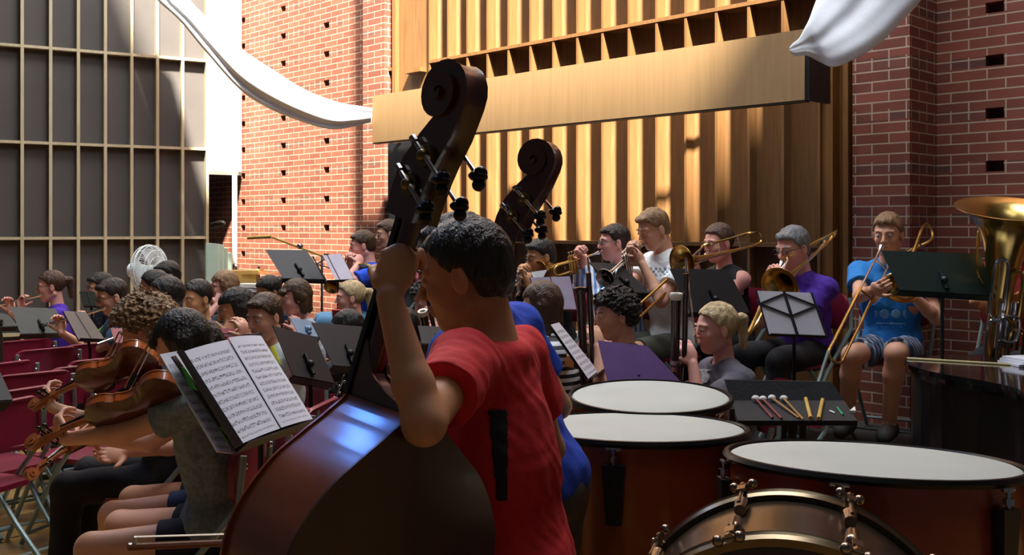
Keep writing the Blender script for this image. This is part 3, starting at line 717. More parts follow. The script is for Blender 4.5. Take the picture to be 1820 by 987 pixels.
def sheet(name, tl, tr, br, bl, m, label=None, cat='sheet music', parent=None, th=.002, curl=.0, nrm=None, group=None):
    bm = bmesh.new(); uvl = bm.loops.layers.uv.new('UVMap'); n = 8
    tl, tr, br, bl = map(Vector, (tl, tr, br, bl)); nn = (nrm or (tr - tl).cross(bl - tl)).normalized()
    if nn.y > 0: nn = -nn
    def at(u, v): return (tl.lerp(tr, u)).lerp(bl.lerp(br, u), 1 - v) + nn * (curl * math.sin(math.pi * u))
    lay = []
    for k in (0, 1): lay.append([[bm.verts.new(at(i / n, j / n) - nn * th * k) for j in range(n + 1)] for i in range(n + 1)])
    for k in (0, 1):
        for i in range(n):
            for j in range(n):
                ids = [(i, j), (i + 1, j), (i + 1, j + 1), (i, j + 1)]
                f = bm.faces.new([lay[k][a][b_] for a, b_ in (ids if k == 0 else ids[::-1])])
                for l, (a, b_) in zip(f.loops, (ids if k == 0 else ids[::-1])): l[uvl].uv = (a / n, b_ / n) if k == 0 else (-1, -1)
    bor = [(i, 0) for i in range(n)] + [(n, j) for j in range(n)] + [(i, n) for i in range(n, 0, -1)] + [(0, j) for j in range(n, 0, -1)]
    for q in range(len(bor)):
        a, b_ = bor[q], bor[(q + 1) % len(bor)]
        f = bm.faces.new((lay[0][a[0]][a[1]], lay[1][a[0]][a[1]], lay[1][b_[0]][b_[1]], lay[0][b_[0]][b_[1]]))
        for l in f.loops: l[uvl].uv = (-1, -1)
    bmesh.ops.recalc_face_normals(bm, faces=bm.faces)
    me = bpy.data.meshes.new(name)
    if parent is not None: bm.transform(MW[parent.name].inverted())
    bm.to_mesh(me); bm.free(); me.materials.append(m); o = newobj(name, me)
    if parent is not None: o.parent = parent; MW[o.name] = MW[parent.name]
    if label: tag(o, label, cat, group)
    return o
# ------------------------------------------------------------------ folding chairs
def rounded(w, h, r, n=5):
    pts = []
    for cx, cy, a0 in ((w / 2 - r, h / 2 - r, 0), (-w / 2 + r, h / 2 - r, 90), (-w / 2 + r, -h / 2 + r, 180), (w / 2 - r, -h / 2 + r, 270)):
        for k in range(n + 1):
            a = math.radians(a0 + 90 * k / n); pts.append((cx + r * math.cos(a), cy + r * math.sin(a)))
    return pts
chair0 = thing('folding_chair', 'x', 'chair')
m_ = MB(); m_.prism([V(-.205 - .035 * (y / .2) ** 2 * -1 - .02, y, .755 + z) for y, z in rounded(.43, .21, .07)], (.022, 0, .004)); m_.build('backrest', MAROON, chair0)
m_ = MB(); m_.prism([V(x + .02, y, .445) for x, y in rounded(.38, .40, .06)], (0, 0, .025)); m_.build('seat', MAROON, chair0)
for sg in (1, -1):
    m_ = MB(); m_.tube([(-.215, sg * .20, .84), (-.20, sg * .215, .66), (.0, sg * .215, .42), (.24, sg * .215, .012)], .0125, 8); m_.build('front_leg', GREENGREY, chair0)
    m_ = MB(); m_.tube([(.12, sg * .195, .44), (-.05, sg * .195, .24), (-.27, sg * .195, .012)], .0125, 8); m_.build('rear_leg', GREENGREY, chair0)
    m_ = MB(); m_.ball((-.215, sg * .19, .80), .014, 6).build('hinge', CHROME, chair0)
m_ = MB(); m_.tube([(.205, -.215, .07), (.205, .215, .07)], .009, 6); m_.tube([(-.235, -.195, .06), (-.235, .195, .06)], .009, 6); m_.build('crossbar', GREENGREY, chair0)
used0 = [False]
def chair(loc, face, label, group=None):
    M = Mloc(loc, math.radians(face))
    if not used0[0]:
        used0[0] = True; chair0.matrix_basis = M; chair0['label'] = label; MW[chair0.name] = M
        if group: chair0['group'] = group
        return chair0
    return clone(chair0, M, label, group)
def seat_for(key, who, dx=0):
    p = PEOPLE[key]; loc = V(p['Pv'].x, p['Pv'].y, p['z0']) + p['f'] * (.07 + dx)
    chair(loc, p['body'], 'maroon folding chair under ' + who, 'folding chairs of the players')
# ------------------------------------------------------------------ music stands
def stand(label, tl, tr, br, bl, d, kind='desk', z0=0., m=None, lip=True, page=None, pagelabel=None, bracket=True, pole=True, legs=True, base=None, tone=None):
    """corner pixels in the order top left, top right, bottom right, bottom left with their four distances"""
    A = [P(x, y, q) for (x, y), q in zip((tl, tr, br, bl), d)]; a, b, c, e = A
    m = m or STANDM; cen = (a + b + c + e) / 4; mb_ = (c + e) / 2
    nrm = (b - a).cross(e - a).normalized(); nrm = nrm if nrm.y < 0 else -nrm
    eye = V(0, 0, EYE); den = (c - eye).dot(nrm)
    if abs(den) > 1e-4:
        k_ = (a - eye).dot(nrm) / den
        if .85 < k_ < 1.18: c = eye + (c - eye) * k_        # keep the desk a true plane
    foot = V(mb_.x * .6 + cen.x * .4, mb_.y * .6 + cen.y * .4 + .02, z0)
    t = thing('music_stand', label, 'music stand', foot)
    if kind == 'desk':
        mm = MB(); mm.slab(a, b, c, e, .004, nrm); mm.build('desk', m, t, world=True, smooth=False)
        mm = MB(); sgn = -1 if kind == 'desk' and page is None else 1
        mm.slab(e, c, c - nrm * .055 * -sgn, e - nrm * .055 * -sgn, .004, (e - a)); mm.build('lip', m, t, world=True, smooth=False)
        mm = MB(); u = (b - a).normalized(); mid = (a + b) / 2; low = (c + e) / 2; nrm_ = nrm if not page else -nrm
        mm.tube([mid.lerp(low, .50) + nrm_ * .012, mid.lerp(low, .92) + nrm_ * .014], .011, 8); mm.ball(mid.lerp(low, .72) + nrm_ * .022, .018, 8)
        if bracket: mm.build('bracket', m, t, world=True)
    else:
        mm = MB(); r = .005
        for q in (0, .5, 1.0): mm.tube([a.lerp(b, q), e.lerp(c, q)], r * (1.6 if q == .5 else 1), 6)
        mid = (a + b) / 2; low = (c + e) / 2; k1 = mid.lerp(low, .05); k2 = mid.lerp(low, .55)
        for q in (0, 1): mm.tube([k1, (a if q == 0 else b).lerp(e if q == 0 else c, .3)], r, 6); mm.tube([k2, (a if q == 0 else b).lerp(e if q == 0 else c, .3)], r, 6)
        mm.tube([e, c], r, 6); mm.build('folding_desk', m, t, world=True)
        mm = MB(); mm.slab(e, c, c + nrm * .03, e + nrm * .03, .003, (e - a)); mm.build('lip', m, t, world=True, smooth=False)
    top = cen.lerp(mb_, .5) - nrm * .012
    mm = MB(); mm.tube([top, V(foot.x, foot.y, top.z - .10), V(foot.x, foot.y, z0 + .55)], .010, 8); mm.build('upper_tube', m, t, world=True)
    mm = MB(); mm.tube([V(foot.x, foot.y, z0 + .60), V(foot.x, foot.y, z0 + .06)], .0145, 8); mm.build('lower_tube', m, t, world=True)
    mm = MB(); mm.tube([V(foot.x, foot.y, z0 + .585), V(foot.x, foot.y, z0 + .625)], .020, 8); mm.build('collar', m, t, world=True)
    for k in range(3):
        an = math.radians(20 + 120 * k); mm = MB(); mm.tube([V(foot.x, foot.y, z0 + .30), V(foot.x + .24 * math.cos(an), foot.y + .24 * math.sin(an), z0 + .008)], .007, 6)
        mm.tube([V(foot.x, foot.y, z0 + .12), V(foot.x + .13 * math.cos(an), foot.y + .13 * math.sin(an), z0 + .145)], .004, 6); mm.build('leg', m, t, world=True)
    if page:
        off = nrm * page[1]; s_ = page[2] if len(page) > 2 else (0.0, 1.0)
        sheet('sheet_music', a.lerp(b, s_[0]) + off, a.lerp(b, s_[1]) + off, e.lerp(c, s_[1]) + off + (a - e) * .02, e.lerp(c, s_[0]) + off + (a - e) * .02, page[0], pagelabel)
    return t
# ------------------------------------------------------------------ wind instruments
def axes(m, e):
    a = (e - m).normalized(); u = (UP - a * UP.dot(a)).normalized(); return a, u, a.cross(u)
def flute(label, m, e, L=.66, back=.06):
    a, u, r = axes(m, e); s = m - a * back; t = thing('flute', label, 'flute', m)
    MB().tube([s, s + a * .2], .0115, 10).build('head_joint', SILVER, t, world=True)
    MB().ball(m + u * .006, .012, 6, (1.3, .8, .5)).build('lip_plate', SILVER, t, world=True)
    MB().tube([s + a * .2, s + a * .56], .0095, 10).build('body_joint', SILVER, t, world=True)
    MB().tube([s + a * .56, s + a * L], .0092, 10).build('foot_joint', SILVER, t, world=True)
    mm = MB()
    for k in range(11): mm.tube([s + a * (.26 + .034 * k) + u * .008, s + a * (.26 + .034 * k) + u * .014], .0075, 8)
    mm.tube([s + a * .25 + r * .011 + u * .005, s + a * .62 + r * .011 + u * .005], .002, 5); mm.build('keys', CHROME, t, world=True)
    return [s + a * .30, s + a * .46]
def bell_of(mb, base, a, L, r0, R, pts=12, n=28):
    q = a.to_track_quat('Z', 'Y').to_matrix().to_4x4(); prof = []
    for i in range(pts + 1):
        z = i / pts; prof.append((r0 + (R - r0) * (.18 * z + .82 * z ** 5.5), z * L))
    prof += [(R * 1.005, L), (R * 1.0, L + .002), (R - .004, L - .0005)]
    for i in range(pts, 2, -1):
        z = i / pts; prof.append((max(.003, (r0 + (R - r0) * (.18 * z + .82 * z ** 5.5)) - .0015), z * L - .002))
    mb.lathe(prof, n, Matrix.Translation(base) @ q)
def trumpet(label, m, e, met, cat='trumpet'):
    a, u, r = axes(m, e); L = .48; t = thing('trumpet', label, cat, m)
    pt = lambda x, y, z: m + a * x + r * y + u * z
    q = MB(); q.tube([pt(0, 0, 0), pt(.012, 0, 0), pt(.04, 0, 0), pt(.08, 0, 0)], [.013, .010, .006, .0055], 10); q.build('mouthpiece', SILVER, t, world=True)
    q = MB(); q.tube(catmull([pt(.07, 0, 0), pt(.30, 0, 0), pt(.36, 0, 0), pt(.395, 0, -.02), pt(.40, 0, -.04), pt(.36, 0, -.062), pt(.25, 0, -.062)], 5), .0062, 10); q.build('leadpipe', met, t, world=True)
    q = MB(); q.tube(catmull([pt(.20, .018, -.06), pt(.14, .02, -.06), pt(.095, .02, -.05), pt(.08, .02, -.03), pt(.10, .02, -.005), pt(.16, .02, 0), pt(.30, .02, 0)], 5), .0068, 10)
    bell_of(q, pt(.29, .02, 0), a, L - .29, .0075, .061); q.build('bell', met, t, world=True)
    for k in range(3):
        q = MB(); x = .195 + .024 * k; q.tube([pt(x, .008, .035), pt(x, .008, -.09)], .0105, 10); vv = q.build('valve', met, t, world=True)
        q = MB(); q.tube([pt(x, .008, .035), pt(x, .008, .056)], .003, 6); q.tube([pt(x, .008, .056), pt(x, .008, .06)], .008, 8); q.build('valve_button', SILVER, vv, world=True)
    q = MB(); q.tube([pt(.30, 0, -.02), pt(.30, 0, -.04)], .003, 5); q.tube(catmull([pt(.15, .0, -.075), pt(.12, 0, -.085), pt(.10, 0, -.07), pt(.12, 0, -.055), pt(.16, 0, -.055)], 4), .005, 8); q.build('slide', met, t, world=True)
    return [pt(.21, -.01, -.04), pt(.20, .02, .03)]
def trombone(label, m, slide, bell, tune, off, tip=None):
    """mouthpiece, end of the slide, mouth of the bell, crown of the tuning slide; off sets the two slide tubes apart"""
    off = Vector(off); t = thing('trombone', label, 'trombone', m); a = (slide - m).normalized()
    q = MB(); q.tube([m, m + a * .02, m + a * .05, m + a * .09], [.018, .013, .007, .007], 10); q.build('mouthpiece', SILVER, t, world=True)
    q = MB(); q.tube([m + a * .08, m + a * .42], .0068, 8); q.tube([m + off + a * .10, m + off + a * .42], .0068, 8); q.tube([m + a * .13, m + off + a * .13], .006, 8); q.build('inner_slide', SILVER, t, world=True)
    q = MB(); c = slide + off * .5
    arc = [slide] + [c - off * .5 * math.cos(x) + a * off.length * .5 * math.sin(x) for x in [math.pi * k / 8 for k in range(1, 8)]] + [slide + off]
    q.tube([m + a * .40] + arc + [m + off + a * .40], .0085, 8); q.tube([m + a * .42, m + off + a * .42], .006, 8); q.build('outer_slide', BRASS, t, world=True)
    b = (bell - tune).normalized(); side = (off - b * off.dot(b)).normalized() * .085
    q = MB(); st = m + off + a * .10; tp = tune + side
    path = [st, st - a * .06 - b * .04] if (tp - st).dot(-b) > 0 else [st]
    q.tube(catmull([st, st - a * .05, (st * .5 + tp * .5) - a * .02, tp + b * .04, tune + side * .85 - b * .035, tune + side * .5 - b * .05, tune + side * .15 - b * .035, tune + b * .04, tune + b * .12], 5), .0085, 8); q.build('tuning_slide', BRASS, t, world=True)
    q = MB(); L = (bell - tune).length; q.tube([tune + b * .10, bell - b * .24], [.009, .014], 10); bell_of(q, bell - b * .25, b, .25, .014, .108, 14); q.build('bell', BRASS, t, world=True)
    q = MB(); q.tube([tune + b * .15, tune + b * .15 + side], .005, 6); q.tube([tune + b * .32, tune + b * .32 + side * .8], .005, 6); q.build('brace', SILVER, t, world=True)
    if tip is not None: MB().tube([slide + a * .01, tip], .010, 8).build('slide_tip', GREENGREY, t, world=True)
    return t
WOODRED = mat('bassoon_maple', '2b1614', .25, var=.2, coat=.5)
def bassoon(label, top, bot, mouth, ringm=None):
    a = (bot - top).normalized(); x = V(1, 0, 0); x = (x - a * x.dot(a)).normalized(); y = a.cross(x); t = thing('bassoon', label, 'bassoon', bot)
    q = MB(); R = a.to_track_quat('Z', 'Y').to_matrix().to_4x4()
    q.lathe([(.018, .0), (.030, -.002), (.033, .006), (.031, .02), (.026, .03), (.020, .03), (.016, .005), (.018, 0)], 20, Matrix.Translation(top) @ R, close=False); q.build('bell_ring', ringm or mat('ivory', 'd8d4c8', .35), t, world=True)
    L = (bot - top).length
    MB().tube([top + a * .02, top + a * .06, top + a * .30, top + a * (L - .3)], [.025, .023, .021, .021], 16).build('long_joint', WOODRED, t, world=True)
    MB().tube([bot - a * .42 + x * .02, bot], .034, 16, flat=.7).build('boot_joint', WOODRED, t, world=True)
    MB().tube([bot - a * .85 + x * .045, bot - a * .40 + x * .045], .013, 12).build('wing_joint', WOODRED, t, world=True)
    q = MB()
    for k in (.33, .36): q.tube([top + a * (k - .01), top + a * (k + .012)], .0235, 14)
    for k in range(9):
        p = top + a * (.36 + .05 * k) - y * .024 + x * (.012 if k % 2 else -.012); q.ball(p, .010, 5, (1, .5, 1.3)); 
    q.tube([top + a * .34 - y * .027, top + a * .80 - y * .027], .003, 5); q.tube([top + a * .36 - y * .018 + x * .026, top + a * .8 - y * .018 + x * .026], .0028, 5); q.build('keys', SILVER, t, world=True)
    s0 = bot - a * .86 + x * .045
    mid = (s0 + mouth) / 2 + UP * .01
    MB().tube(catmull([s0, s0 - a * .06, mid - a * .04 if False else mid, mouth + (s0 - mouth).normalized() * .05], 5), .0042, 8).build('bocal', SILVER, t, world=True)
    MB().tube([mouth + (s0 - mouth).normalized() * .055, mouth], [.004, .007], 8, flat=.4).build('reed', mat('cane', 'b99a60', .6), t, world=True)
    return t
def clarinet(label, top, bot, name='clarinet'):
    a = (bot - top).normalized(); t = thing(name, label, name, top); R = a.to_track_quat('Z', 'Y').to_matrix().to_4x4()
    MB().tube([top, top + a * .05, top + a * .08], [.006, .011, .013], 10).build('mouthpiece', EBONY, t, world=True)
    MB().tube([top + a * .08, top + a * .54], .0135, 12).build('joint', EBONY, t, world=True)
    q = MB(); bell_of(q, top + a * .53, a, .11, .015, .038); q.build('bell', EBONY, t, world=True)
    q = MB(); x = V(0, -1, 0); x = (x - a * x.dot(a)).normalized(); y = a.cross(x)
    for k in range(12): q.ball(top + a * (.14 + .034 * k) + x * .013 + y * (.007 if k % 2 else -.007), .0085, 5, (1, 1, 1))
    for k in range(3): q.tube([top + a * (.1 + .2 * k), top + a * (.11 + .2 * k)], .0155, 12)
    q.tube([top + a * .14 + x * .017, top + a * .52 + x * .017], .0028, 5); q.build('keys', SILVER, t, world=True)
    return t
# ------------------------------------------------------------------ bowed strings
def outline(tab, n=90):
    """half width of a body along its length, smoothly through a table of (t, half width)"""
    ts = [a for a, _ in tab]; L = tab[-1][0]; out = []
    for i in range(n + 1):
        x = L * (.5 - .5 * math.cos(math.pi * i / n)); j = max(k for k in range(len(ts)) if ts[k] <= x + 1e-9); j = min(j, len(ts) - 2)
        p = [tab[max(j - 1, 0)][1], tab[j][1], tab[j + 1][1], tab[min(j + 2, len(tab) - 1)][1]]; u = (x - ts[j]) / (ts[j + 1] - ts[j])
        h = .5 * (2 * p[1] + (p[2] - p[0]) * u + (2 * p[0] - 5 * p[1] + 4 * p[2] - p[3]) * u * u + (p[3] - 3 * p[2] + 3 * p[1] - p[0]) * u ** 3)
        out.append((x, max(h, .0)))
    return out
def fiddle(name, label, cat, M, k, mats, tab, rib, neckl, kind='violin', body=True, bend=9, mach=True, group=None, volute=.052):
    """frame: x across, y from the belly to the back, z up the neck, origin where neck and belly meet; k scales"""
    vm, vd = mats[:2]; root = thing(name, label, cat, M.translation, M.to_3x3(), group)
    ol = outline([(a * k, b * k) for a, b in tab]); rib *= k; N = len(ol)
    ring = [(-h, -x) for x, h in ol] + [(h, -x) for x, h in reversed(ol)]
    def plate(y0, y1, over, arch, nm, m):
        mm = MB(); loops = []
        cx = 0; zc = -ol[-1][0] * .5
        ed = .006 * k if kind == 'bass' else .003
        for fr_, yy in ((1 + 0, y0), (1, y0 + (y1 - y0))):
            loops.append([mm.bm.verts.new(V(x + (over if x > 0 else -over) * (abs(x) > .002), yy, z)) for x, z in ring])
        inner = []
        for fr_ in (.93, .82, .66, .45, .2):
            s_ = 1 - (1 - fr_) ** 1.0; hh = arch * (1 - ((fr_ - .2) / .8) ** 2) if fr_ > .2 else arch
            inner.append([mm.bm.verts.new(V(x * fr_, y1 + (1 if y1 > y0 else -1) * hh, zc + (z - zc) * (.55 * fr_ + .45 if fr_ > .6 else fr_ * .9 + .24 * 0 + .0 if False else (.55 * fr_ + .45) * fr_ ** .25))) for x, z in ring])
        allr = loops + inner
        for A, B in zip(allr, allr[1:]):
            for i in range(len(ring)): mm.bm.faces.new((A[i], A[(i + 1) % len(ring)], B[(i + 1) % len(ring)], B[i]))
        mm.bm.faces.new(allr[-1]); mm.bm.faces.new(list(reversed(loops[0])))
        bmesh.ops.remove_doubles(mm.bm, verts=mm.bm.verts, dist=.00005)
        return mm.build(nm, m, root, angle=50)
    th = .006 * k if kind == 'bass' else .0035; ov = .008 * k if kind == 'bass' else .0035
    plate(rib, rib + th, ov, .004 * k if kind == 'bass' else .012, 'back_plate', mats[0])
    plate(0, -th, ov, .02 * k if kind == 'bass' else .014, 'belly', mats[2] if len(mats) > 2 else vm)
    mm = MB(); A = [mm.bm.verts.new(V(x, 0, z)) for x, z in ring]; B = [mm.bm.verts.new(V(x, rib, z)) for x, z in ring]
    for i in range(len(ring)): mm.bm.faces.new((A[i], A[(i + 1) % len(ring)], B[(i + 1) % len(ring)], B[i]))
    bmesh.ops.remove_doubles(mm.bm, verts=mm.bm.verts, dist=.00005)
    mm.build('ribs', mats[3] if len(mats) > 3 else vm, root, angle=60)
    ben = math.radians(bend); nd = V(0, math.sin(ben), math.cos(ben)); nb_ = V(0, math.cos(ben), -math.sin(ben)); nl = neckl * k; s = nl / .42 if kind == 'bass' else k * .40
    # neck and heel
    w0, w1 = (.030 * k, .022 * k) if kind == 'bass' else (.013, .012)
    mm = MB(); mm.tube(catmull([V(0, .020 * s, -.004), V(0, .018 * s, .030 * s), nd * nl * .2 + nb_ * .018 * s, nd * nl * .5 + nb_ * .016 * s, nd * nl + nb_ * .016 * s], 6), [w0 * .75] * 7 + [w0 * .80] * 6 + [w1 * 1.0] * 12, 14); mm.build('neck', vd, root)
    mm = MB(); hw_ = w0 * .78; pr = [(-.004 * k, -.01), (-.010 * k, nl * .30), (.030 * s, nl * .30), (.036 * s, nl * .20), (.050 * s, nl * .12), (rib * .55, nl * .05), (rib * .97, .012 * k), (rib * .97, -.01)]; mm.prism([V(-hw_, y, z) for y, z in pr], (2 * hw_, 0, 0)); bmesh.ops.bevel(mm.bm, geom=list(mm.bm.edges), offset=hw_ * .25, segments=2, affect='EDGES'); mm.build('heel', vd, root, angle=50)
    mm = MB(); fb0 = nd * nl - nb_ * .012 * s; fb1 = -nd * neckl * k * 1.05 * (1 if kind == 'bass' else .6) - nb_ * .03 * s
    mm.slab(fb0 + V(-w1, 0, 0), fb0 + V(w1, 0, 0), fb1 + V(w0 * 1.25, 0, 0), fb1 + V(-w0 * 1.25, 0, 0), .014 * s, nb_); mm.build('fingerboard', EBONY, root, smooth=False)
    # pegbox and scroll in the plane (y back, z up) past the nut
    n0 = nd * nl; q = lambda y, z: n0 + nb_ * y * s + nd * z * s
    cy, cz, r0 = (.034, .232, .046) if kind == 'bass' else (.020, .228, volute)
    pk = 1.35 if kind == 'bass' else 1
    path = [(.010, -.035, .034 * pk, .035), (.012, .02, .036 * pk, .034), (.020, .07, .036 * pk, .033), (.040, .12, .032 * pk, .031), (.062 if kind == 'bass' else .054, .165, .028 * pk, .029)]
    a0 = -.15; turns = 2.05
    for i in range(44):
        f_ = i / 43; a_ = a0 + f_ * turns * 2 * math.pi; rr = r0 * (1 - f_) ** .85 * .98 + .004
        path.append((cy + rr * math.cos(a_), cz + rr * math.sin(a_), max(.007, .026 * (1 - f_) ** .7), .028 + .020 * f_))
    mm = MB(); rings = []
    for i, (y, z, hr, hw_) in enumerate(path):
        p0 = path[max(i - 1, 0)]; p1 = path[min(i + 1, len(path) - 1)]; ty, tz = p1[0] - p0[0], p1[1] - p0[1]; l = math.hypot(ty, tz) or 1; ty /= l; tz /= l; ny, nz = tz, -ty
        rg = []
        for (sx, sr) in ((-1, 1), (-.35, .80), (.35, .80), (1, 1), (1.0, 0), (1, -1), (-1, -1), (-1.0, 0)):
            c_ = q(y + ny * hr * sr, z + nz * hr * sr); rg.append(mm.bm.verts.new(c_ + V(sx * hw_ * s, 0, 0)))
        rings.append(rg)
    for A, B in zip(rings, rings[1:]):
        for i in range(8): mm.bm.faces.new((A[i], A[(i + 1) % 8], B[(i + 1) % 8], B[i]))
    mm.bm.faces.new(rings[0]); mm.bm.faces.new(rings[-1]); mm.build('scroll', vd, root, angle=35)
    if kind == 'bass':
        bz = mat('old_brass', '6e5c38', .35, .9, var=.2)
        for i, (sx, y, z) in enumerate(((-1, .018, .055), (-1, .048, .125), (1, .022, .035), (1, .046, .10))):
            mm = MB(); c_ = q(y, z) + V(sx * .037 * s, 0, 0); mm.tube([c_ - V(sx * .008, 0, 0), c_ + V(sx * .004, 0, 0)], .024 * s, 20); mm.ball(c_ + V(sx * .006, 0, 0), .013 * s, 8); gp = mm.build('gear_plate', bz, root)
            mm = MB(); k0 = q(y - .045, z + .028) + V(sx * .044 * s, 0, 0); k1 = q(y + .065, z - .030) + V(sx * .044 * s, 0, 0); mm.tube([k0, k1], .0052 * s, 8); mm.tube([k0, k0.lerp(k1, .12)], .009 * s, 8); ax = mm.build('worm_shaft', CHROME, gp)
            mm = MB(); kd = (k1 - k0).normalized(); mm.ball(k1 + kd * .012 * s, .022 * s, 8, (.75, 1.1, .55)); mm.ball(k1 + kd * .02 * s + V(0, 0, .012 * s), .014 * s, 8); mm.ball(k1 + kd * .02 * s - V(0, 0, .012 * s), .014 * s, 8); mm.build('tuning_key', mat('key_dark', '1a1512', .3, .5), gp)
    else:
        for i, (sx, z) in enumerate(((-1, .03), (1, .06), (-1, .09), (1, .12))):
            mm = MB(); c_ = q(.02, z); mm.tube([c_ - V(sx * .05, 0, 0) * s, c_ + V(sx * .10, 0, 0) * s], .009 * s, 8); mm.ball(c_ + V(sx * .125, 0, 0) * s, .030 * s, 8, (1, .5, .9)); mm.build('peg', EBONY, root)
    BLn = ol[-1][0]
    mm = MB(); by = -.105 * k if kind == 'bass' else -.036; bzp = -BLn * .56
    for i in range(4):
        x_ = (i - 1.5) * (.016 * k if kind == 'bass' else .0045); mm.tube([n0 - nb_ * .014 * s + V(x_ * .7, 0, 0), V(x_ * 1.6, by, bzp), V(x_, -.05 * k if kind == 'bass' else -.022, -BLn * .76)], .0012 if kind == 'bass' else .0007, 5)
    mm.build('strings', CHROME, root)
    bw_ = .075 * k if kind == 'bass' else .022
    mm = MB(); mm.prism([V(-bw_, -.018 * k if kind == 'bass' else -.012, bzp), V(bw_, -.018 * k if kind == 'bass' else -.012, bzp), V(bw_ * .7, by + .01 * k, bzp), V(0, by, bzp), V(-bw_ * .7, by + .01 * k, bzp)], (0, 0, .012 * k if kind == 'bass' else .003)); mm.build('bridge', mat('bridge_maple', 'b98c54', .6), root, smooth=False)
    tz0 = -BLn * .72; ty = -.045 * k if kind == 'bass' else -.02; tw_ = .04 * k if kind == 'bass' else .02
    mm = MB(); mm.slab(V(-tw_, ty, tz0), V(tw_, ty, tz0), V(tw_ * .5, ty * .6, -BLn * .985), V(-tw_ * .5, ty * .6, -BLn * .985), .012 * k if kind == 'bass' else .005, V(0, 1, 0)); mm.build('tailpiece', EBONY, root, smooth=False)
    if kind == 'bass':
        MB().tube([V(0, rib * .4, -BLn), V(0, rib * .4, -BLn - .22)], .006, 8).build('endpin', CHROME, root)
    else:
        mm = MB(); mm.ball(V(-.05, -.022, -BLn + .05), .032, 10, (1, .35, .75)); mm.build('chin_rest', EBONY, root)
    return root
BASS = [(0, .03), (.03, .062), (.07, .112), (.12, .172), (.17, .212), (.23, .243), (.30, .255), (.38, .243), (.48, .205), (.58, .178), (.66, .182), (.74, .225), (.82, .285), (.90, .325), (.98, .338), (1.05, .31), (1.10, .235), (1.13, .13), (1.14, 0)]
VIOL = [(0, .0), (.003, .03), (.015, .055), (.04, .078), (.075, .084), (.105, .078), (.128, .060), (.135, .064), (.15, .056), (.18, .053), (.208, .060), (.222, .074), (.227, .072), (.25, .090), (.285, .103), (.315, .100), (.34, .080), (.352, .045), (.356, 0)]
def bow(label, a, b, frog_down, name='violin_bow', k=1.):
    t = thing(name, label, 'bow', a); d = (b - a).normalized(); n = Vector(frog_down); n = (n - d * n.dot(d)).normalized()
    MB().tube(catmull([a, a + d * .1, (a + b) / 2 - n * -.004, b - d * .02, b], 4), [.0042 * k] * 9 + [.0034 * k] * 8, 8).build('stick', mat('pernambuco', '7a4a28', .35, var=.2, coat=.3), t, world=True)
    MB().slab(a + n * .019 - d * 0, b + n * .016, b + n * .017 + d.cross(n) * .008, a + n * .020 + d.cross(n) * .008, .0012, n).build('bow_hair', mat('horsehair', 'c9c2ae', .6), t, world=True, smooth=False)
    MB().box(a + d * .04 + n * .012, (.05, .010, .018), Matrix((d, d.cross(n), n)).transposed()).build('frog', EBONY, t, world=True, smooth=False)
    MB().tube([b, b + n * .018], [.004, .0035], 6).build('tip', mat('ivory', 'd8d4c8', .35), t, world=True)
    return t
# ================================================================== foreground: first bass and its player
varn = mat('bass_varnish', '33120a', .42, var=.25, scale=4, stretch=(3, 3, .6), coat=.15); varnd = mat('bass_varnish_dark', '40190e', .3, var=.2, scale=5, coat=.5)
ribv = mat('bass_rib_varnish', '6a3418', .34, var=.2, scale=5, stretch=(.6, 3, 4), coat=.35); bellyv = mat('spruce_varnish', '7a3a18', .3, var=.2, scale=3, stretch=(12, 1, .8), coat=.5)
def bassframe(heel, ang, leanx, leany=0.0):
    A = V(leanx, leany, 1).normalized(); a = math.radians(ang); B = V(math.cos(a), math.sin(a), 0); B = (B - A * B.dot(A)).normalized(); X = B.cross(A).normalized()
    return Matrix.Translation(heel) @ Matrix((X, B, A)).transposed().to_4x4()
fiddle('double_bass', 'large dark brown double bass in the foreground, held by the player in red', 'double bass', bassframe(P(640, 702, 1.97), -45, .165, .03), .93, (varn, varnd, bellyv, ribv), BASS, .20, .42, 'bass', bend=9)
hand_on_neck = P(708, 462, 1.905)
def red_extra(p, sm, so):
    decal(p, so, 'black_side_patch', mat('black_patch', '0e0c0d', .8), lambda x, y: (x > 866 + (y - 730) * .10) & (x < 903) & (y > 728) & (y < 892))  # narrow black patch laid down the side of the red shirt
person('red', 'person in a red T-shirt with short black hair playing the foreground bass', (826, 492, 2.24), 168, 14, body=160, lean=4, tilt=-4, seat=False, s=1.0, hair='crop', hcol='black', skin='tan', shirt='bc161e', bottom='long', bcol='2a2422',
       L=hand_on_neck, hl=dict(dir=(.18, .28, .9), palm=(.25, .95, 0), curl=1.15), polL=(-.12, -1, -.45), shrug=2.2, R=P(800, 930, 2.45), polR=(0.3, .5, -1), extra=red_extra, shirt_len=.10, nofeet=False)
bow('long brown bass bow held low across the bottom of the frame', P(800, 955, 2.32), P(238, 972, 1.93), (0, 0, 1), 'bass_bow', k=2.2)
# second bass and player
fiddle('double_bass', 'second double bass further back, only its dark scroll showing above the heads', 'double bass', bassframe(P(838, 622, 3.30), -30, .16, .02), 1.0, (varn, varnd, bellyv, ribv), BASS, .20, .42, 'bass', bend=9)
person('blue', 'person in a loose blue T-shirt standing behind the bassist in red', (812, 462, 2.85), 170, 16, body=150, lean=9, seat=False, s=1.03, tdx=(.09, 0, 0), hair='short', hcol='black', skin='tan', shirt='1b44b8', bottom='long', bcol='4c4640',
       L=P(800, 690, 2.75), R=P(870, 800, 3.25), shirt_len=-.05, shrug=0)
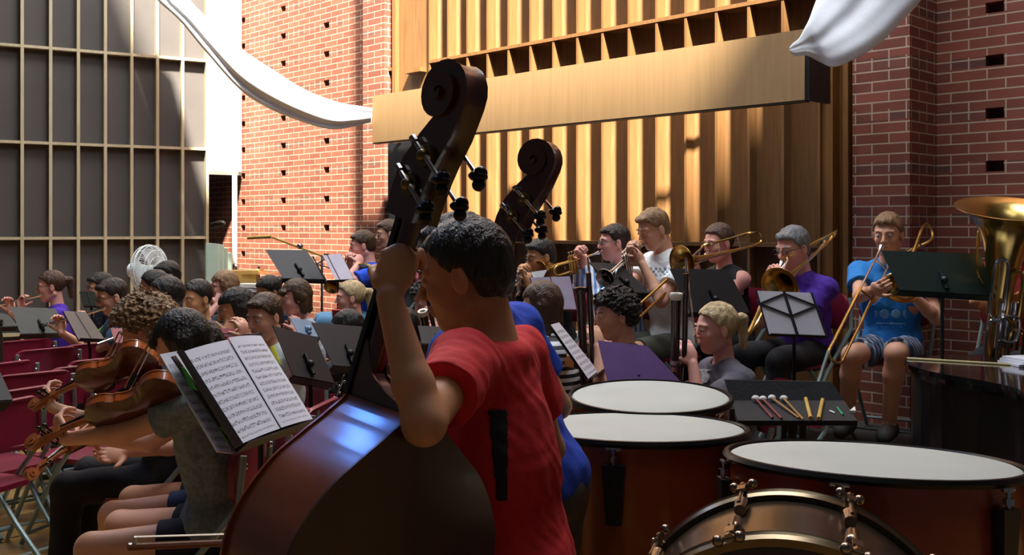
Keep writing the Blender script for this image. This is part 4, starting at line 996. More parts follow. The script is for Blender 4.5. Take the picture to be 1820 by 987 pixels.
# ================================================================== violinists at the left
VM = (mat('violin_varnish', '4e1e0c', .22, var=.25, scale=14, coat=.6), mat('violin_maple', '9a5424', .3, var=.2, scale=20, coat=.4), mat('violin_spruce', 'a0602c', .3, var=.2, coat=.4), mat('violin_ribs', '9a4a1c', .18, var=.25, scale=20, coat=.7))
def violin(label, chin, scroll, B, k=1.0, name='violin'):
    A = (scroll - chin).normalized(); B = Vector(B); B = (B - A * B.dot(A)).normalized(); X = B.cross(A).normalized()
    heel = chin + A * .34 * k
    M = Matrix.Translation(heel) @ Matrix((X, B, A)).transposed().to_4x4()
    return fiddle(name, label, name, M, k, VM, VIOL, .031, .135, 'violin', bend=4)
violin('brown violin held by the player in the grey T-shirt, nearest of the violins', P(322, 684, 3.62), P(60, 776, 3.72), (.12, -.7, -.7), 1.08)
person('grey', 'person with a black bob in a heathered grey T-shirt playing the nearest violin', (325, 612, 3.80), 176, 30, body=180, lean=4, s=1.0, hair='bob', hcol='black', skin='light', shirt='565f66', sleeve='short', bottom='brief', bcol='1c2030', female=True,
       L=P(104, 752, 3.74), hl=dict(dir=(-.35, .25, .45), palm=(0.2, .8, .5), curl=.9), polL=(.1, -.5, -1), R=P(330, 720, 4.15), polR=(.3, .8, -.6), knees=(4, 10), smat=mat('heather_cotton', '76838a', .9, var=.28, scale=60, bump=.35, bscale=35), shirt_len=.06)
seat_for('grey', 'the violinist in the grey T-shirt')
person('third', 'person in a black and white striped top and denim shorts behind the nearest violinist', (352, 622, 4.22), 180, 20, body=182, lean=3, s=.97, hair='bob', hcol='black', skin='light', female=True, sleeve='short', smat=stripes('striped_top', '15151a', 'd8d8da', 38, 2), bottom='brief', bcol='2c4468',
       L=P(150, 790, 4.15), R=P(200, 820, 4.2), knees=(3, 6))
seat_for('third', 'the player in denim shorts')
violin('third violin lowered to the lap, its amber scroll hanging over black trousers', P(205, 742, 4.33), P(84, 814, 3.98), (.1, -.6, -.8), .85)
violin('brown violin held by the curly haired player, behind the nearest violin', P(268, 625, 4.40), P(52, 716, 4.50), (.12, -.7, -.7), 1.05)
person('curly', 'person with a big mop of curly light brown hair in black trousers playing violin', (258, 590, 4.62), 186, 24, body=183, lean=5, s=1.02, hair='bigcurly', hcol='curlbrown', skin='light', shirt='1a1d26', bottom='long', bcol='101014',
       L=P(82, 700, 4.5), hl=dict(dir=(-.35, .25, .45), palm=(0.2, .8, .5), curl=.9), polL=(.1, -.5, -1), R=P(250, 720, 4.85), polR=(.3, .8, -.6), knees=(4, 8))
seat_for('curly', 'the curly haired violinist')
bow('brown violin bow standing up between the two violins', P(222, 690, 4.05), P(296, 545, 4.2), (1, 0, -.3))
bow('brown violin bow of the curly haired player', P(172, 668, 4.4), P(212, 590, 4.5), (1, 0, -.3))
# ================================================================== foreground music stand with open parts
MP = [music_mat('music_left', 13, 1.0), music_mat('music_right', 14, 2.3), music_mat('music_back', 11, 5.1)]
S0 = [P(309, 630, 3.37), P(470, 594, 3.86), P(562, 752, 3.72), P(424, 800, 3.29)]
t = thing('music_stand', 'dark music stand in front of the bass, holding two open pages', 'music stand', V(P(463, 800, 3.6).x, 3.60, 0))
nr_ = (S0[1] - S0[0]).cross(S0[3] - S0[0]).normalized(); nr_ = nr_ if nr_.y < 0 else -nr_
MB().slab(*[p - nr_ * .012 for p in S0], .005, -nr_).build('desk', STANDM, t, world=True, smooth=False)
MB().slab(S0[3] - nr_ * .015, S0[2] - nr_ * .015, S0[2] + nr_ * .045, S0[3] + nr_ * .045, .004, (S0[3] - S0[0])).build('lip', STANDM, t, world=True, smooth=False)
MB().tube([(S0[0] + S0[2]) / 2 - nr_ * .03, V(MW[t.name].translation.x, 3.60, .93), V(MW[t.name].translation.x, 3.6, .5)], .010, 8).build('upper_tube', STANDM, t, world=True)
MB().tube([V(MW[t.name].translation.x, 3.60, .62), V(MW[t.name].translation.x, 3.6, .03)], .015, 8).build('lower_tube', STANDM, t, world=True)
for k in range(3):
    an = math.radians(50 + 120 * k); b_ = MW[t.name].translation; MB().tube([V(b_.x, b_.y, .3), V(b_.x + .24 * math.cos(an), b_.y + .24 * math.sin(an), .008)], .007, 6).build('leg', STANDM, t, world=True)
up_ = (S0[0] - S0[3]); mid_t = P(405, 604, 3.60); mid_b = P(498, 762, 3.50)
sheet('sheet_music', S0[0] + V(.004, 0, 0), mid_t, mid_b, P(426, 791, 3.29), MP[0], 'left open page of printed music on the stand before the bass', curl=.008)
sheet('sheet_music', mid_t + V(.002, 0, .008), P(464, 597, 3.84), P(556, 745, 3.70), mid_b + V(.004, 0, .003), MP[1], 'right open page of printed music on the stand before the bass', curl=.006)
sheet('music_folder', P(284, 630, 3.41), P(316, 624, 3.46), P(414, 806, 3.38), P(386, 803, 3.30), MP[2], 'pale music booklet sticking out left behind the open pages', cat='music booklet', th=.006)
MB().slab(P(314, 626, 3.36), P(323, 627, 3.36), P(428, 792, 3.28), P(417, 798, 3.28), .012, nr_).build('folder_spine', mat('dark_spine', '4a444c', .5), t, world=True, smooth=False)
for i, (a, b, c, d_) in enumerate((((322, 652), (330, 656), (350, 694), (338, 690)), ((390, 758), (398, 762), (410, 788), (400, 784)))):
    o = MB().slab(*[P(x, y, 3.335 - .02 * i) for x, y in (a, b, c, d_)], .002, V(0, -1, 0)).build('sticky_tab', mat('green_tab', '2f9a3c', .6), smooth=False)
    tag(o, ('upper', 'lower')[i] + ' green marker tab on the edge of the open music folder', 'marker tab')
# ================================================================== flutes and the woodwinds, on the floor
def flutist(key, label, head, face, pitch, end, **kw):
    m = mouth_of(P(*head), face, pitch, kw.get('s', 1)); e = P(*end)
    g1, g2 = flute(kw.pop('flabel'), m, e)
    L_, R_ = (g1, g2)
    person(key, label, head, face, pitch, L=L_ + V(0, 0, -.01), R=R_ + V(0, 0, -.01), hl=dict(dir=(0, .1, .9), palm=(g1 - P(*head)).normalized() * -1, curl=.9), hr=dict(dir=(-.2, .2, .9), palm=(0, -1, 0), curl=.9), **kw)
flutist('f1', 'person in a purple T-shirt and glasses playing flute, leftmost of the players', (90, 510, 8.1), 205, 8, (5, 541, 8.35), flabel='silver flute of the player in purple at the far left', female=True, hair='ponytail', hcol='auburn', skin='pink', glasses=True, shirt='4a22a8', bottom='shorts', bcol='26264a')
seat_for('f1', 'the flutist in purple')
person('f2', 'person with black hair partly hidden behind the flutist in glasses', (178, 512, 8.4), 215, 12, hair='short', hcol='black', skin='asian', shirt='25252a')
seat_for('f2', 'the hidden player beside the flutist in glasses')
flutist('f3', 'young person with dark hair and glasses in a slate shirt playing flute', (199, 528, 7.0), 218, 18, (118, 568, 7.1), flabel='silver flute of the player in the slate shirt', hair='short', hcol='dark', skin='light', glasses=True, shirt='40607a', bcol='20242c',
        extra=lambda p, sm, so: decal(p, so, 'shirt_print', mat('lime_print', '6fc234', .7), lambda x, y: (abs(x - 181 + (y - 570) * .5) < 7) & (y > 556) & (y < 590)))
seat_for('f3', 'the flutist in the slate shirt')
person('f6', 'person with black hair partly hidden below the white fan', (297, 492, 8.3), 205, 15, hair='short', hcol='black', skin='asian', shirt='1c1d24')
seat_for('f6', 'the player below the fan')
person('f5b', 'person with dark pulled-back hair between the fan and the player with the white collar', (273, 512, 7.3), 190, 10, hair='bun', hcol='black', skin='asian', shirt='22242c', female=True)
seat_for('f5b', 'the player between the fan and the white collar')
person('f5', 'person with tied-back black hair and a white collar behind the curly haired violinist', (294, 530, 6.1), 208, 6, hair='back', hcol='black', skin='asian', shirt='dfe4ea', female=True, L=P(240, 560, 6.0), R=P(228, 560, 6.2))
seat_for('f5', 'the player with a white collar')
flutist('f7', 'person with parted black hair in a navy shirt looking down over a flute', (350, 532, 6.7), 236, 10, (285, 570, 6.5), flabel='silver flute of the player in the navy shirt', hair='back', hcol='black', skin='asian', shirt='2b3346', female=True)
seat_for('f7', 'the flutist in the navy shirt')
person('f8', 'person with long light brown hair and glasses by the pale folded tables', (398, 510, 8.0), 200, 8, hair='long', hcol='lightbrown', skin='pink', shirt='22262e', glasses=True, female=True, L=P(370, 535, 7.9), R=P(365, 540, 8.1))
seat_for('f8', 'the player with long light brown hair')
person('f9', 'person with long straight black hair in a dark shirt seen in profile', (420, 552, 5.8), 206, 16, hair='long', hcol='black', skin='asian', shirt='1c2433', female=True, L=P(384, 588, 5.7), R=P(380, 595, 5.9))
seat_for('f9', 'the player with long black hair')
clarinet('black clarinet of the player with long straight black hair', mouth_of(P(420, 552, 5.8), 206, 16) + V(-.005, 0, 0), P(372, 640, 5.65))
person('f10', 'person with black hair tied up and glasses looking down', (478, 520, 7.8), 222, 24, hair='bun', hcol='black', skin='asian', shirt='30506a', glasses=True, female=True)
seat_for('f10', 'the player with tied-up black hair')
m = mouth_of(P(468, 566, 5.4), 238, 14); g1, g2 = flute('silver flute held level above the open music by the brown haired player', m, P(405, 597, 5.55), L=.5, back=.12)
person('f11', 'young person with short brown hair in a pale shirt playing a level flute', (470, 564, 5.4), 238, 14, hair='short', hcol='brown', skin='light', shirt='c9d4d2', bcol='20242c', L=g1, R=g2,
       extra=lambda p, sm, so: decal(p, so, 'shirt_print', mat('yellow_print', 'd8d840', .7), lambda x, y: (abs(x - 478 - (y - 600) * .35) < 6) & (y > 598) & (y < 650)))
seat_for('f11', 'the brown haired flutist')
person('f12', 'person with a brown bob and fringe in a pale grey top', (525, 530, 6.9), 206, 10, hair='bob', hcol='brown', skin='pink', shirt='aab4be', female=True, L=P(508, 590, 6.7), R=P(500, 600, 6.9))
seat_for('f12', 'the player with the brown bob')
clarinet('black clarinet of the player with the brown bob', mouth_of(P(525, 530, 6.9), 206, 10), P(494, 640, 6.75))
person('f13', 'fair person with blond hair tied back seen in left profile by the blue jeans', (622, 530, 7.4), 196, 4, hair='ponytail', hcol='blond', skin='pink', shirt='24262c', female=True)
seat_for('f13', 'the fair player with tied-back blond hair')
person('f14', 'person with sleek black hair whose head top shows over a black stand', (618, 588, 5.9), 160, 22, hair='back', hcol='black', skin='asian', shirt='1d1f26', female=True, s=.94, L=P(585, 660, 5.7), R=P(575, 670, 5.9))
seat_for('f14', 'the player with sleek black hair')
clarinet('black clarinet with silver keys beside the shoulder of the foreground bass', P(628, 640, 5.3), P(584, 738, 5.1))
person('f17', 'person with black hair half hidden behind the raised arm of the bassist in red', (714, 585, 6.0), 200, 12, hair='long', hcol='black', skin='asian', shirt='22242c', female=True, s=.96)
seat_for('f17', 'the player behind the raised arm')
person('f18', 'person with dark curly hair behind a pale ringed bell left of the bassist', (762, 536, 6.4), 222, 14, hair='curly', hcol='curldark', skin='pink', shirt='2a2c34', L=P(772, 570, 6.1), R=P(760, 600, 6.1))
seat_for('f18', 'the player behind the pale bell')
bassoon('bassoon with a pale bell ring pointing forward left of the bassist', P(751, 553, 5.95), P(790, 800, 6.2) + V(0, 0, .25), mouth_of(P(762, 536, 6.4), 222, 14))
# ================================================================== brass on the riser
RZ = .40
person('b15', 'person in a bright blue shirt and jeans playing by the brick wall', (644, 437, 8.2), 190, 10, z0=RZ, hair='short', hcol='brown', skin='pink', shirt='1d4fd6', bottom='long', bcol='5f8fb4', s=.98, L=P(622, 462, 8.0), R=P(612, 466, 8.1), hl=dict(curl=1.0), hr=dict(curl=1.0), knees=(0, 14))
seat_for('b15', 'the player in the blue shirt and jeans')
tr = trumpet('brass cornet of the player in the bright blue shirt', mouth_of(P(644, 437, 8.2), 190, 10), P(603, 492, 7.9), BRASS)
t = thing('french_horn', 'brass french horn resting on the lap below the two back players', 'horn', P(646, 505, 8.0))
for k, (r_, w_) in enumerate(((.13, .014), (.105, .011), (.075, .009))):
    q = MB(); q.tube([P(646, 500, 8.0) + V(r_ * math.cos(x), .02 * k, r_ * math.sin(x)) for x in [2 * math.pi * i / 28 for i in range(28)]], w_, 8, closed=True); q.build('coil', BRASS, t, world=True)
q = MB(); bell_of(q, P(646, 500, 8.0) + V(-.10, 0, -.05), V(.75, .35, -.45).normalized(), .26, .018, .15, 14); q.build('bell', BRASS, t, world=True)
q = MB()
for k in range(3): q.tube([P(646, 500, 8.0) + V(-.05 + .035 * k, -.02, .03), P(646, 500, 8.0) + V(-.05 + .035 * k, -.02, -.03)], .014, 10)
q.build('valve', CHROME, t, world=True)
person('b16', 'person with long brown hair half hidden behind the bass neck', (690, 416, 8.8), 196, 10, z0=RZ, hair='short', hcol='brown', skin='light', shirt='2a2c34', s=1.0)
seat_for('b16', 'the player half hidden by the bass neck')
person('b19', 'person in a white top with a teal band half hidden behind the bassist', (884, 446, 6.8), 195, 10, z0=RZ, hair='short', hcol='brown', skin='light', shirt='e2ebe8', L=P(905, 500, 6.4), R=P(890, 520, 6.4),
       extra=lambda p, sm, so: decal(p, so, 'teal_band', mat('teal_print', '4fb0b4', .7), lambda x, y: (y > 494) & (y < 503)))
seat_for('b19', 'the player in the white top behind the bassist')
h = (961, 457, 6.4); m = mouth_of(P(*h), 205, 14, .93); tr = trumpet('silver trumpet pointing down left, played by the boy in black with glasses', m, P(912, 514, 6.0), SILVER)
person('b20', 'person with black hair and glasses in a black jacket playing a silver trumpet', h, 205, 14, z0=RZ, s=.93, hair='short', hcol='black', skin='asian', glasses=True, sleeve='long', shirt='17181d', bcol='17181d', L=tr[0], R=tr[1], hl=dict(curl=1.1), hr=dict(curl=1.1))
seat_for('b20', 'the trumpeter in the black jacket')
MB().slab(P(944, 484, 6.22), P(972, 480, 6.22), P(962, 500, 6.20), P(950, 497, 6.20), .01, V(0, -1, 0)).build('collar', mat('white_collar', 'd8dade', .8), PEOPLE['b20']['root'], world=True, smooth=False)
h = (1091, 432, 6.6); m = mouth_of(P(*h), 192, 4); tr = trumpet('brass trumpet pointing left, played by the person in glasses and a striped shirt', m, P(986, 474, 6.35), BRASS)
person('b21', 'person with glasses in a blue and white striped shirt playing a brass trumpet', h, 192, 4, z0=RZ, s=.97, hair='short', hcol='dark', skin='pink', glasses=True, sleeve='long', smat=stripes('blue_striped_shirt', '5f8fcf', 'dfe6f0', 30, 0), bottom='shorts', bcol='c9c4bc', L=tr[0], R=tr[1], hl=dict(curl=1.1), hr=dict(curl=1.1), knees=(0, 8))
seat_for('b21', 'the trumpeter in the striped shirt')
h = (1161, 408, 6.3); m = mouth_of(P(*h), 205, 22); tr = trumpet('silver trumpet pointing down left, played by the boy in a white T-shirt', m, P(1098, 478, 6.0), SILVER)
def print27(p, sm, so): decal(p, so, 'shirt_print', mat('faded_blue_print', '6fa4cc', .8), lambda x, y: (((abs(x - 1583) < 28) & (y > 548) & (y < 568) & (((x - 1562) % 20 - 10) ** 2 + (y - 558) ** 2 < 80)) | ((abs(x - 1583) < 26) & (y > 573) & (y < 577)) | ((abs(x - 1583) < 20) & (y > 580) & (y < 582))))
def orange(p, sm, so):
    decal(p, so, 'shirt_print', mat('orange_print', 'e8763a', .7), lambda x, y: ((x - 1151) ** 2 + (y - 543) ** 2 < 81)); decal(p, so, 'chest_lettering', mat('grey_print', '8fa0a8', .7), lambda x, y: (abs(x - 1172) < 19) & (y > 474) & (y < 492) & ((x.astype(int) // 4 + y.astype(int) // 5) % 2 == 0))
person('b22', 'person with light brown hair in a white T-shirt playing a silver trumpet', h, 205, 22, z0=RZ, s=1.03, hair='short', hcol='lightbrown', skin='light', shirt='e4eaec', bottom='shorts', bcol='4a4d42', L=tr[0], R=tr[1], hl=dict(curl=1.1), hr=dict(curl=1.1), extra=orange, shirt_len=.04, knees=(0, 10))
seat_for('b22', 'the trumpeter in the white T-shirt')
h = (1277, 433, 6.5); m = mouth_of(P(*h), 208, 10)
trombone('brass trombone of the player in the dark sleeveless top', m, P(1128, 572, 5.75), P(1212, 468, 6.0), P(1346, 436, 6.35), (.02, .03, .085))
person('b24', 'person with pulled-back brown hair in a dark sleeveless top playing trombone', h, 208, 10, z0=RZ, female=True, hair='back', hcol='auburn', skin='pink', shirt='15161c', sleeve='none', bcol='15161c', L=m + V(-.09, -.05, -.07), R=m + V(-.20, -.16, -.14), hl=dict(curl=1.1, dir=(-.3, -.2, .8)), hr=dict(curl=1.0))
seat_for('b24', 'the trombonist in the sleeveless top')
h = (1409, 442, 5.95); m = mouth_of(P(*h), 212, 16)
trombone('brass trombone of the grey haired player in purple', m, P(1330, 592, 5.45), P(1386, 508, 5.55), P(1472, 430, 6.05), (.06, 0, .075))
person('b25', 'person with grey hair and glasses in a purple shirt playing trombone', h, 212, 16, z0=RZ, s=1.04, hair='short', hcol='grey', skin='pink', glasses=True, shirt='48209a', bcol='131318', L=m + V(-.04, -.06, -.05), R=m + V(-.10, -.12, -.13), hl=dict(curl=1.1, dir=(-.4, -.1, .8)), hr=dict(curl=1.0), knees=(0, 12))
seat_for('b25', 'the trombonist in purple')
h = (1578, 417, 6.05); m = mouth_of(P(*h), 228, 10)
trombone('brass trombone with long slide of the player in plaid shorts', m, P(1474, 622, 5.35), P(1601, 512, 5.62), P(1640, 402, 6.0), (.075, .02, -.06), tip=P(1450, 694, 5.25))
person('b27', 'person in a turquoise T-shirt and plaid shorts playing trombone by the brick pier', h, 236, 10, body=238, z0=RZ, s=1.04, hair='short', hcol='lightbrown', skin='light', shirt='1f78c4', bottom='shorts', bmat=plaid('plaid_cotton'), L=P(1610, 500, 5.75), R=P(1556, 520, 5.62), hl=dict(curl=1.1, dir=(-.3, -.2, .7)), hr=dict(curl=1.0),
       extra=print27, legs={'R': (P(1515, 632, 5.62), P(1505, 742, 5.80)), 'L': (P(1592, 628, 5.58), P(1580, 752, 5.72))}, shoes='3c3a36')
seat_for('b27', 'the trombonist in plaid shorts')
# tuba player
h = (1800, 415, 5.75)
person('b28', 'person in a dark red shirt almost hidden behind the tuba', h, 232, 6, z0=RZ, hair='short', hcol='dark', skin='tan', shirt='8c161e', bcol='1a1a20', L=P(1764, 560, 5.0), R=P(1752, 578, 5.05), polR=(-.9, 0, -.7), polL=(.5, 0, -1), hr=dict(curl=.8, dir=(.5, -.3, .0), palm=(.3, .9, 0)), s=1.04)
seat_for('b28', 'the tuba player')
t = thing('tuba', 'large brass tuba with its wide bell turned up at the right edge', 'tuba', P(1790, 640, 5.05))
ub = V(-.02, -.26, 1).normalized(); q = MB(); top = P(1793, 372, 5.0); base = top - ub * .62; Rm = ub.to_track_quat('Z', 'Y').to_matrix().to_4x4()
prof = [(.045, 0), (.055, .12), (.070, .26), (.088, .38), (.108, .46), (.140, .53), (.185, .585), (.225, .61), (.250, .622), (.252, .626), (.249, .627), (.22, .615), (.18, .592), (.135, .54), (.104, .465), (.084, .38), (.066, .26), (.05, .12)]
q.lathe(prof, 48, Matrix.Translation(base) @ Rm, close=False); q.build('bell', BRASS, t, world=True)
sx = V(1, .1, 0).normalized()
q = MB(); q.tube(catmull([base + ub * .02, base - ub * .12, base - ub * .26 + sx * .05, base - ub * .31 + sx * .16, base - ub * .22 + sx * .26, base + sx * .28, base + ub * .2 + sx * .28, base + ub * .32 + sx * .22, base + ub * .30 + sx * .14, base + ub * .15 + sx * .12, base - ub * .12 + sx * .12], 6), [.050 - .0006 * i for i in range(61)], 14); q.build('outer_bow', BRASS, t, world=True)
for k in range(3):
    q = MB(); c_ = base + V(-.02, -.08, .02) + sx * (.035 * k); q.tube([c_ + ub * .12, c_ - ub * .12], .017, 12); q.build('valve', SILVER, t, world=True)
for k, (x0, z0_, w_, h_) in enumerate(((-.05, .16, .07, .28), (.03, .12, .06, .24), (-.07, -.12, .06, .22), (.05, -.16, .07, .2), (.0, -.05, .09, .12))):
    c_ = base + V(0, -.10 - .012 * k, .06) + sx * x0 + ub * z0_
    q = MB(); q.tube(catmull([c_ - sx * w_ / 2 - ub * h_ / 2, c_ - sx * w_ / 2 + ub * h_ * .35, c_ + ub * h_ / 2, c_ + sx * w_ / 2 + ub * h_ * .35, c_ + sx * w_ / 2 - ub * h_ / 2, c_ - ub * h_ * .62, c_ - sx * w_ / 2 - ub * h_ / 2], 5), .0085, 8); q.build('tubing', SILVER if k % 2 == 0 else BRASS, t, world=True)
q = MB(); q.tube(catmull([top - ub * .16 - sx * .14 + V(0, -.02, 0), top - ub * .12 - sx * .16 + V(0, -.03, 0), top - ub * .30 - sx * .15 + V(0, -.03, 0), top - ub * .38 - sx * .11 + V(0, -.02, 0)], 5), .007, 8); q.build('guard_rod', BRASS, t, world=True)
# bassoons in front of the riser
h = (1093, 562, 5.15); m = mouth_of(P(*h), 196, 8)
bassoon('black bassoon of the player with dark curly hair in slate', P(1031, 512, 4.95), P(1045, 790, 5.0), m, ringm=WOODRED)
person('w23', 'person with dark curly hair in a slate T-shirt playing bassoon', h, 196, 8, hair='curly', hcol='curldark', skin='light', shirt='3a4350', L=P(1040, 610, 4.95), R=P(1050, 680, 5.0))
seat_for('w23', 'the curly haired bassoonist')
h = (1272, 585, 4.95); m = mouth_of(P(*h), 194, 6)
bassoon('black bassoon with a pale ring, of the blond player', P(1202, 522, 4.8), P(1196, 800, 4.85), m)
def emblem(p, sm, so): decal(p, so, 'shirt_print', mat('pale_print', '8d8f92', .8, var=.4, scale=60), lambda x, y: (abs(x - 1252) < 14) & (y > 656) & (y < 692) & (((x - 1252) ** 2 + (y - 672) ** 2 < 120) | (y < 662)))
person('w26', 'person with a blond ponytail in a grey T-shirt playing bassoon', h, 194, 6, hair='ponytail', hcol='blond', skin='pink', shirt='56535e', female=True, L=P(1205, 640, 4.8), R=P(1210, 720, 4.85), extra=emblem)
seat_for('w26', 'the blond bassoonist')
person('w29', 'person with auburn hair in a black and white striped top behind the blue shirt', (962, 545, 5.3), 160, 12, body=180, hair='long', hcol='auburn', skin='light', female=True, smat=stripes('narrow_striped_top', '1a1a20', 'cfd2d8', 26, 2), bcol='17171c', L=P(1005, 640, 5.1), R=P(930, 640, 5.3), s=1.02)
seat_for('w29', 'the player in the striped top')
bassoon('black bassoon standing upright beside the shoulder of the person in blue', P(909, 508, 5.6), P(915, 902, 5.7), P(890, 560, 5.75), ringm=WOODRED)
# ================================================================== music stands of the players
st = stand
OL = mat('olive_stand', '2b2c22', .6, var=.2); BRN = mat('brown_stand', '5a4a40', .6, var=.1); GRN = mat('dark_green_desk', '0c2420', .5, var=.15); PUR = mat('purple_folder', '5a3a78', .6, var=.1); REDF = mat('red_folder', '7a1c2a', .6, var=.1)
PG = music_mat('music_page', 10, 3.3, 'cdc9d6'); PB = mat('paper_back', 'b9b4c4', .7, var=.04)
st('dark olive music stand in front of the flutist in purple', (18, 546), (98, 549), (120, 592), (36, 594), (7.2, 7.4, 7.3, 7.1), m=OL)
st('dark music stand cut off by the left edge beside the olive one', (-40, 548), (14, 560), (32, 580), (-25, 582), (6.8, 6.9, 6.85, 6.75), m=OL)
st('brown wire music stand with pages leaning in front of the slate shirted flutist', (112, 554), (152, 556), (188, 608), (140, 606), (6.6, 6.7, 6.6, 6.5), kind='wire', page=(BRN, .006), pagelabel='brown backed music pages on the wire stand by the slate shirt')
st('thin wire music stand behind the flutist in glasses', (142, 519), (168, 519), (176, 546), (150, 546), (8.0, 8.0, 7.95, 7.95), kind='wire', page=(OL, .006), pagelabel='dark music folder on the thin wire stand behind the glasses')
st('black music desk high at the back left before the brick wall', (472, 445), (544, 445), (580, 497), (503, 495), (7.6, 7.7, 7.6, 7.5), z0=0)
st('black wire music stand with a pale page beside the high black desk', (556, 456), (606, 452), (630, 500), (580, 502), (7.55, 7.65, 7.55, 7.45), kind='wire', page=(PB, .006, (.35, 1)), pagelabel='pale page seen through the wire stand at the back left')
st('black music desk right of the open music with a small hole below', (484, 580), (560, 600), (594, 682), (520, 668), (4.7, 4.85, 4.75, 4.6))
st('wide black music desk between the open music and the bass', (553, 574), (650, 582), (660, 656), (592, 650), (5.2, 5.4, 5.3, 5.1))
st('pale blue topped music stand behind the brown haired flutist', (515, 565), (556, 572), (570, 600), (530, 596), (6.0, 6.1, 6.0, 5.9), m=mat('bluegrey_stand', '6f86a0', .4, .3))
for (x0, y0, lab) in ((372, 584, 'dark red music folder behind the top of the open pages'), (196, 584, 'dark red music folder beside the curly haired violinist')):
    st(lab.replace('music folder', 'folder stand'), (x0, y0), (x0 + 50, y0 + 2), (x0 + 58, y0 + 28), (x0 + 8, y0 + 26), (5.6, 5.7, 5.6, 5.5), m=REDF, bracket=False)
st('black music desk in front of the striped shirted trumpeter', (1046, 467), (1104, 470), (1154, 522), (1098, 520), (6.0, 6.1, 6.0, 5.9), z0=RZ)
st('wire music stand with two lilac pages left of the curly haired bassoonist', (942, 494), (1012, 492), (1024, 552), (958, 552), (5.9, 6.0, 5.95, 5.85), kind='wire', m=mat('pink_wire', '7a4a56', .5), page=(mat('lilac_page', 'a8a0b8', .7), .006), pagelabel='lilac pages on the stand left of the curly haired bassoonist')
st('large black music desk in front of the sleeveless trombonist', (1190, 478), (1294, 480), (1332, 556), (1226, 556), (5.75, 5.85, 5.75, 5.65), z0=.0)
st('black wire music stand with a white page before the purple shirted trombonist', (1344, 516), (1442, 520), (1470, 600), (1366, 596), (5.35, 5.4, 5.3, 5.25), kind='wire', page=(mat('page_back_grey', 'b4b2bc', .7, var=.03), -.006), pagelabel='white page backing the wire stand before the purple shirt', z0=0)
st('wide dark green music desk in front of the plaid shorts trombonist', (1566, 446), (1742, 452), (1768, 526), (1598, 516), (5.1, 5.15, 5.05, 5.0), m=GRN, z0=0)
st('purple music folder on a stand before the slate shirted bassoonist', (1062, 606), (1150, 616), (1212, 682), (1080, 680), (4.55, 4.6, 4.5, 4.45), m=PUR, bracket=False)
st('white music pages on a stand by the shoulder of the person in blue', (975, 580), (990, 576), (1061, 664), (1043, 678), (4.35, 4.75, 4.7, 4.3), page=(PG, .012), pagelabel='narrow looking white printed music page beside the person in blue')
st('black music desk with small lights left of the blue shirt', (742, 580), (800, 582), (806, 612), (750, 612), (5.6, 5.7, 5.6, 5.5))
o = MB().slab(P(730, 600, 5.4), P(768, 616, 5.4), P(776, 650, 5.35), P(740, 640, 5.35), .003, V(0, -1, 0)).build('x', PB, smooth=False); bpy.data.objects.remove(o)
t = st('black music stand at the left edge with its tripod on the floor', (-70, 660), (0, 664), (22, 712), (-50, 716), (3.3, 3.4, 3.35, 3.25))
# empty folding chairs among the flutes
for i, (px, py, d, fc, lab) in enumerate(((86, 626, 6.6, 138, 'maroon folding chair facing away below the flutist in purple'), (46, 618, 7.1, 140, 'maroon folding chair left behind the flutist in purple'), (166, 628, 6.9, 142, 'maroon folding chair below the brown wire stand'),
        (182, 640, 6.1, 138, 'maroon folding chair with the small flat top over the far violin'), (152, 658, 5.8, 140, 'maroon folding chair just above the scroll of the far violin'), (8, 662, 5.9, 150, 'maroon folding chair cut off at the left edge'),
        (62, 690, 5.5, 135, 'maroon folding chair with a dark back low at the left'), (40, 752, 4.95, 150, 'maroon folding chair whose seat shows beside the violin scrolls'), (12, 800, 4.6, 160, 'maroon folding chair lowest at the left edge'), (212, 760, 5.3, 160, 'maroon folding chair half hidden behind the nearest violin'))):
    p = P(px, py, d); f = math.radians(fc); p.z = 0; chair(p + V(math.cos(f), math.sin(f), 0) * .2, fc, lab, 'empty folding chairs at the left')
for i, (px, d, fc, lab) in enumerate(((505, 4.6, 170, 'maroon folding chair in the gap right of the open music'), (575, 5.0, 170, 'maroon folding chair top beside the shoulder of the bass'), (452, 4.3, 175, 'maroon folding chair behind the post of the front music stand'), (420, 3.1, 172, 'near maroon folding chair folded against the left side of the bass'))):
    p = P(px, 700, d); p.z = 0; chair(p, fc, lab, 'empty folding chairs beside the bass')
p = P(1362, 690, 5.1); p.z = 0; chair(p, 200, 'maroon folding chair behind the tray of mallets', None)
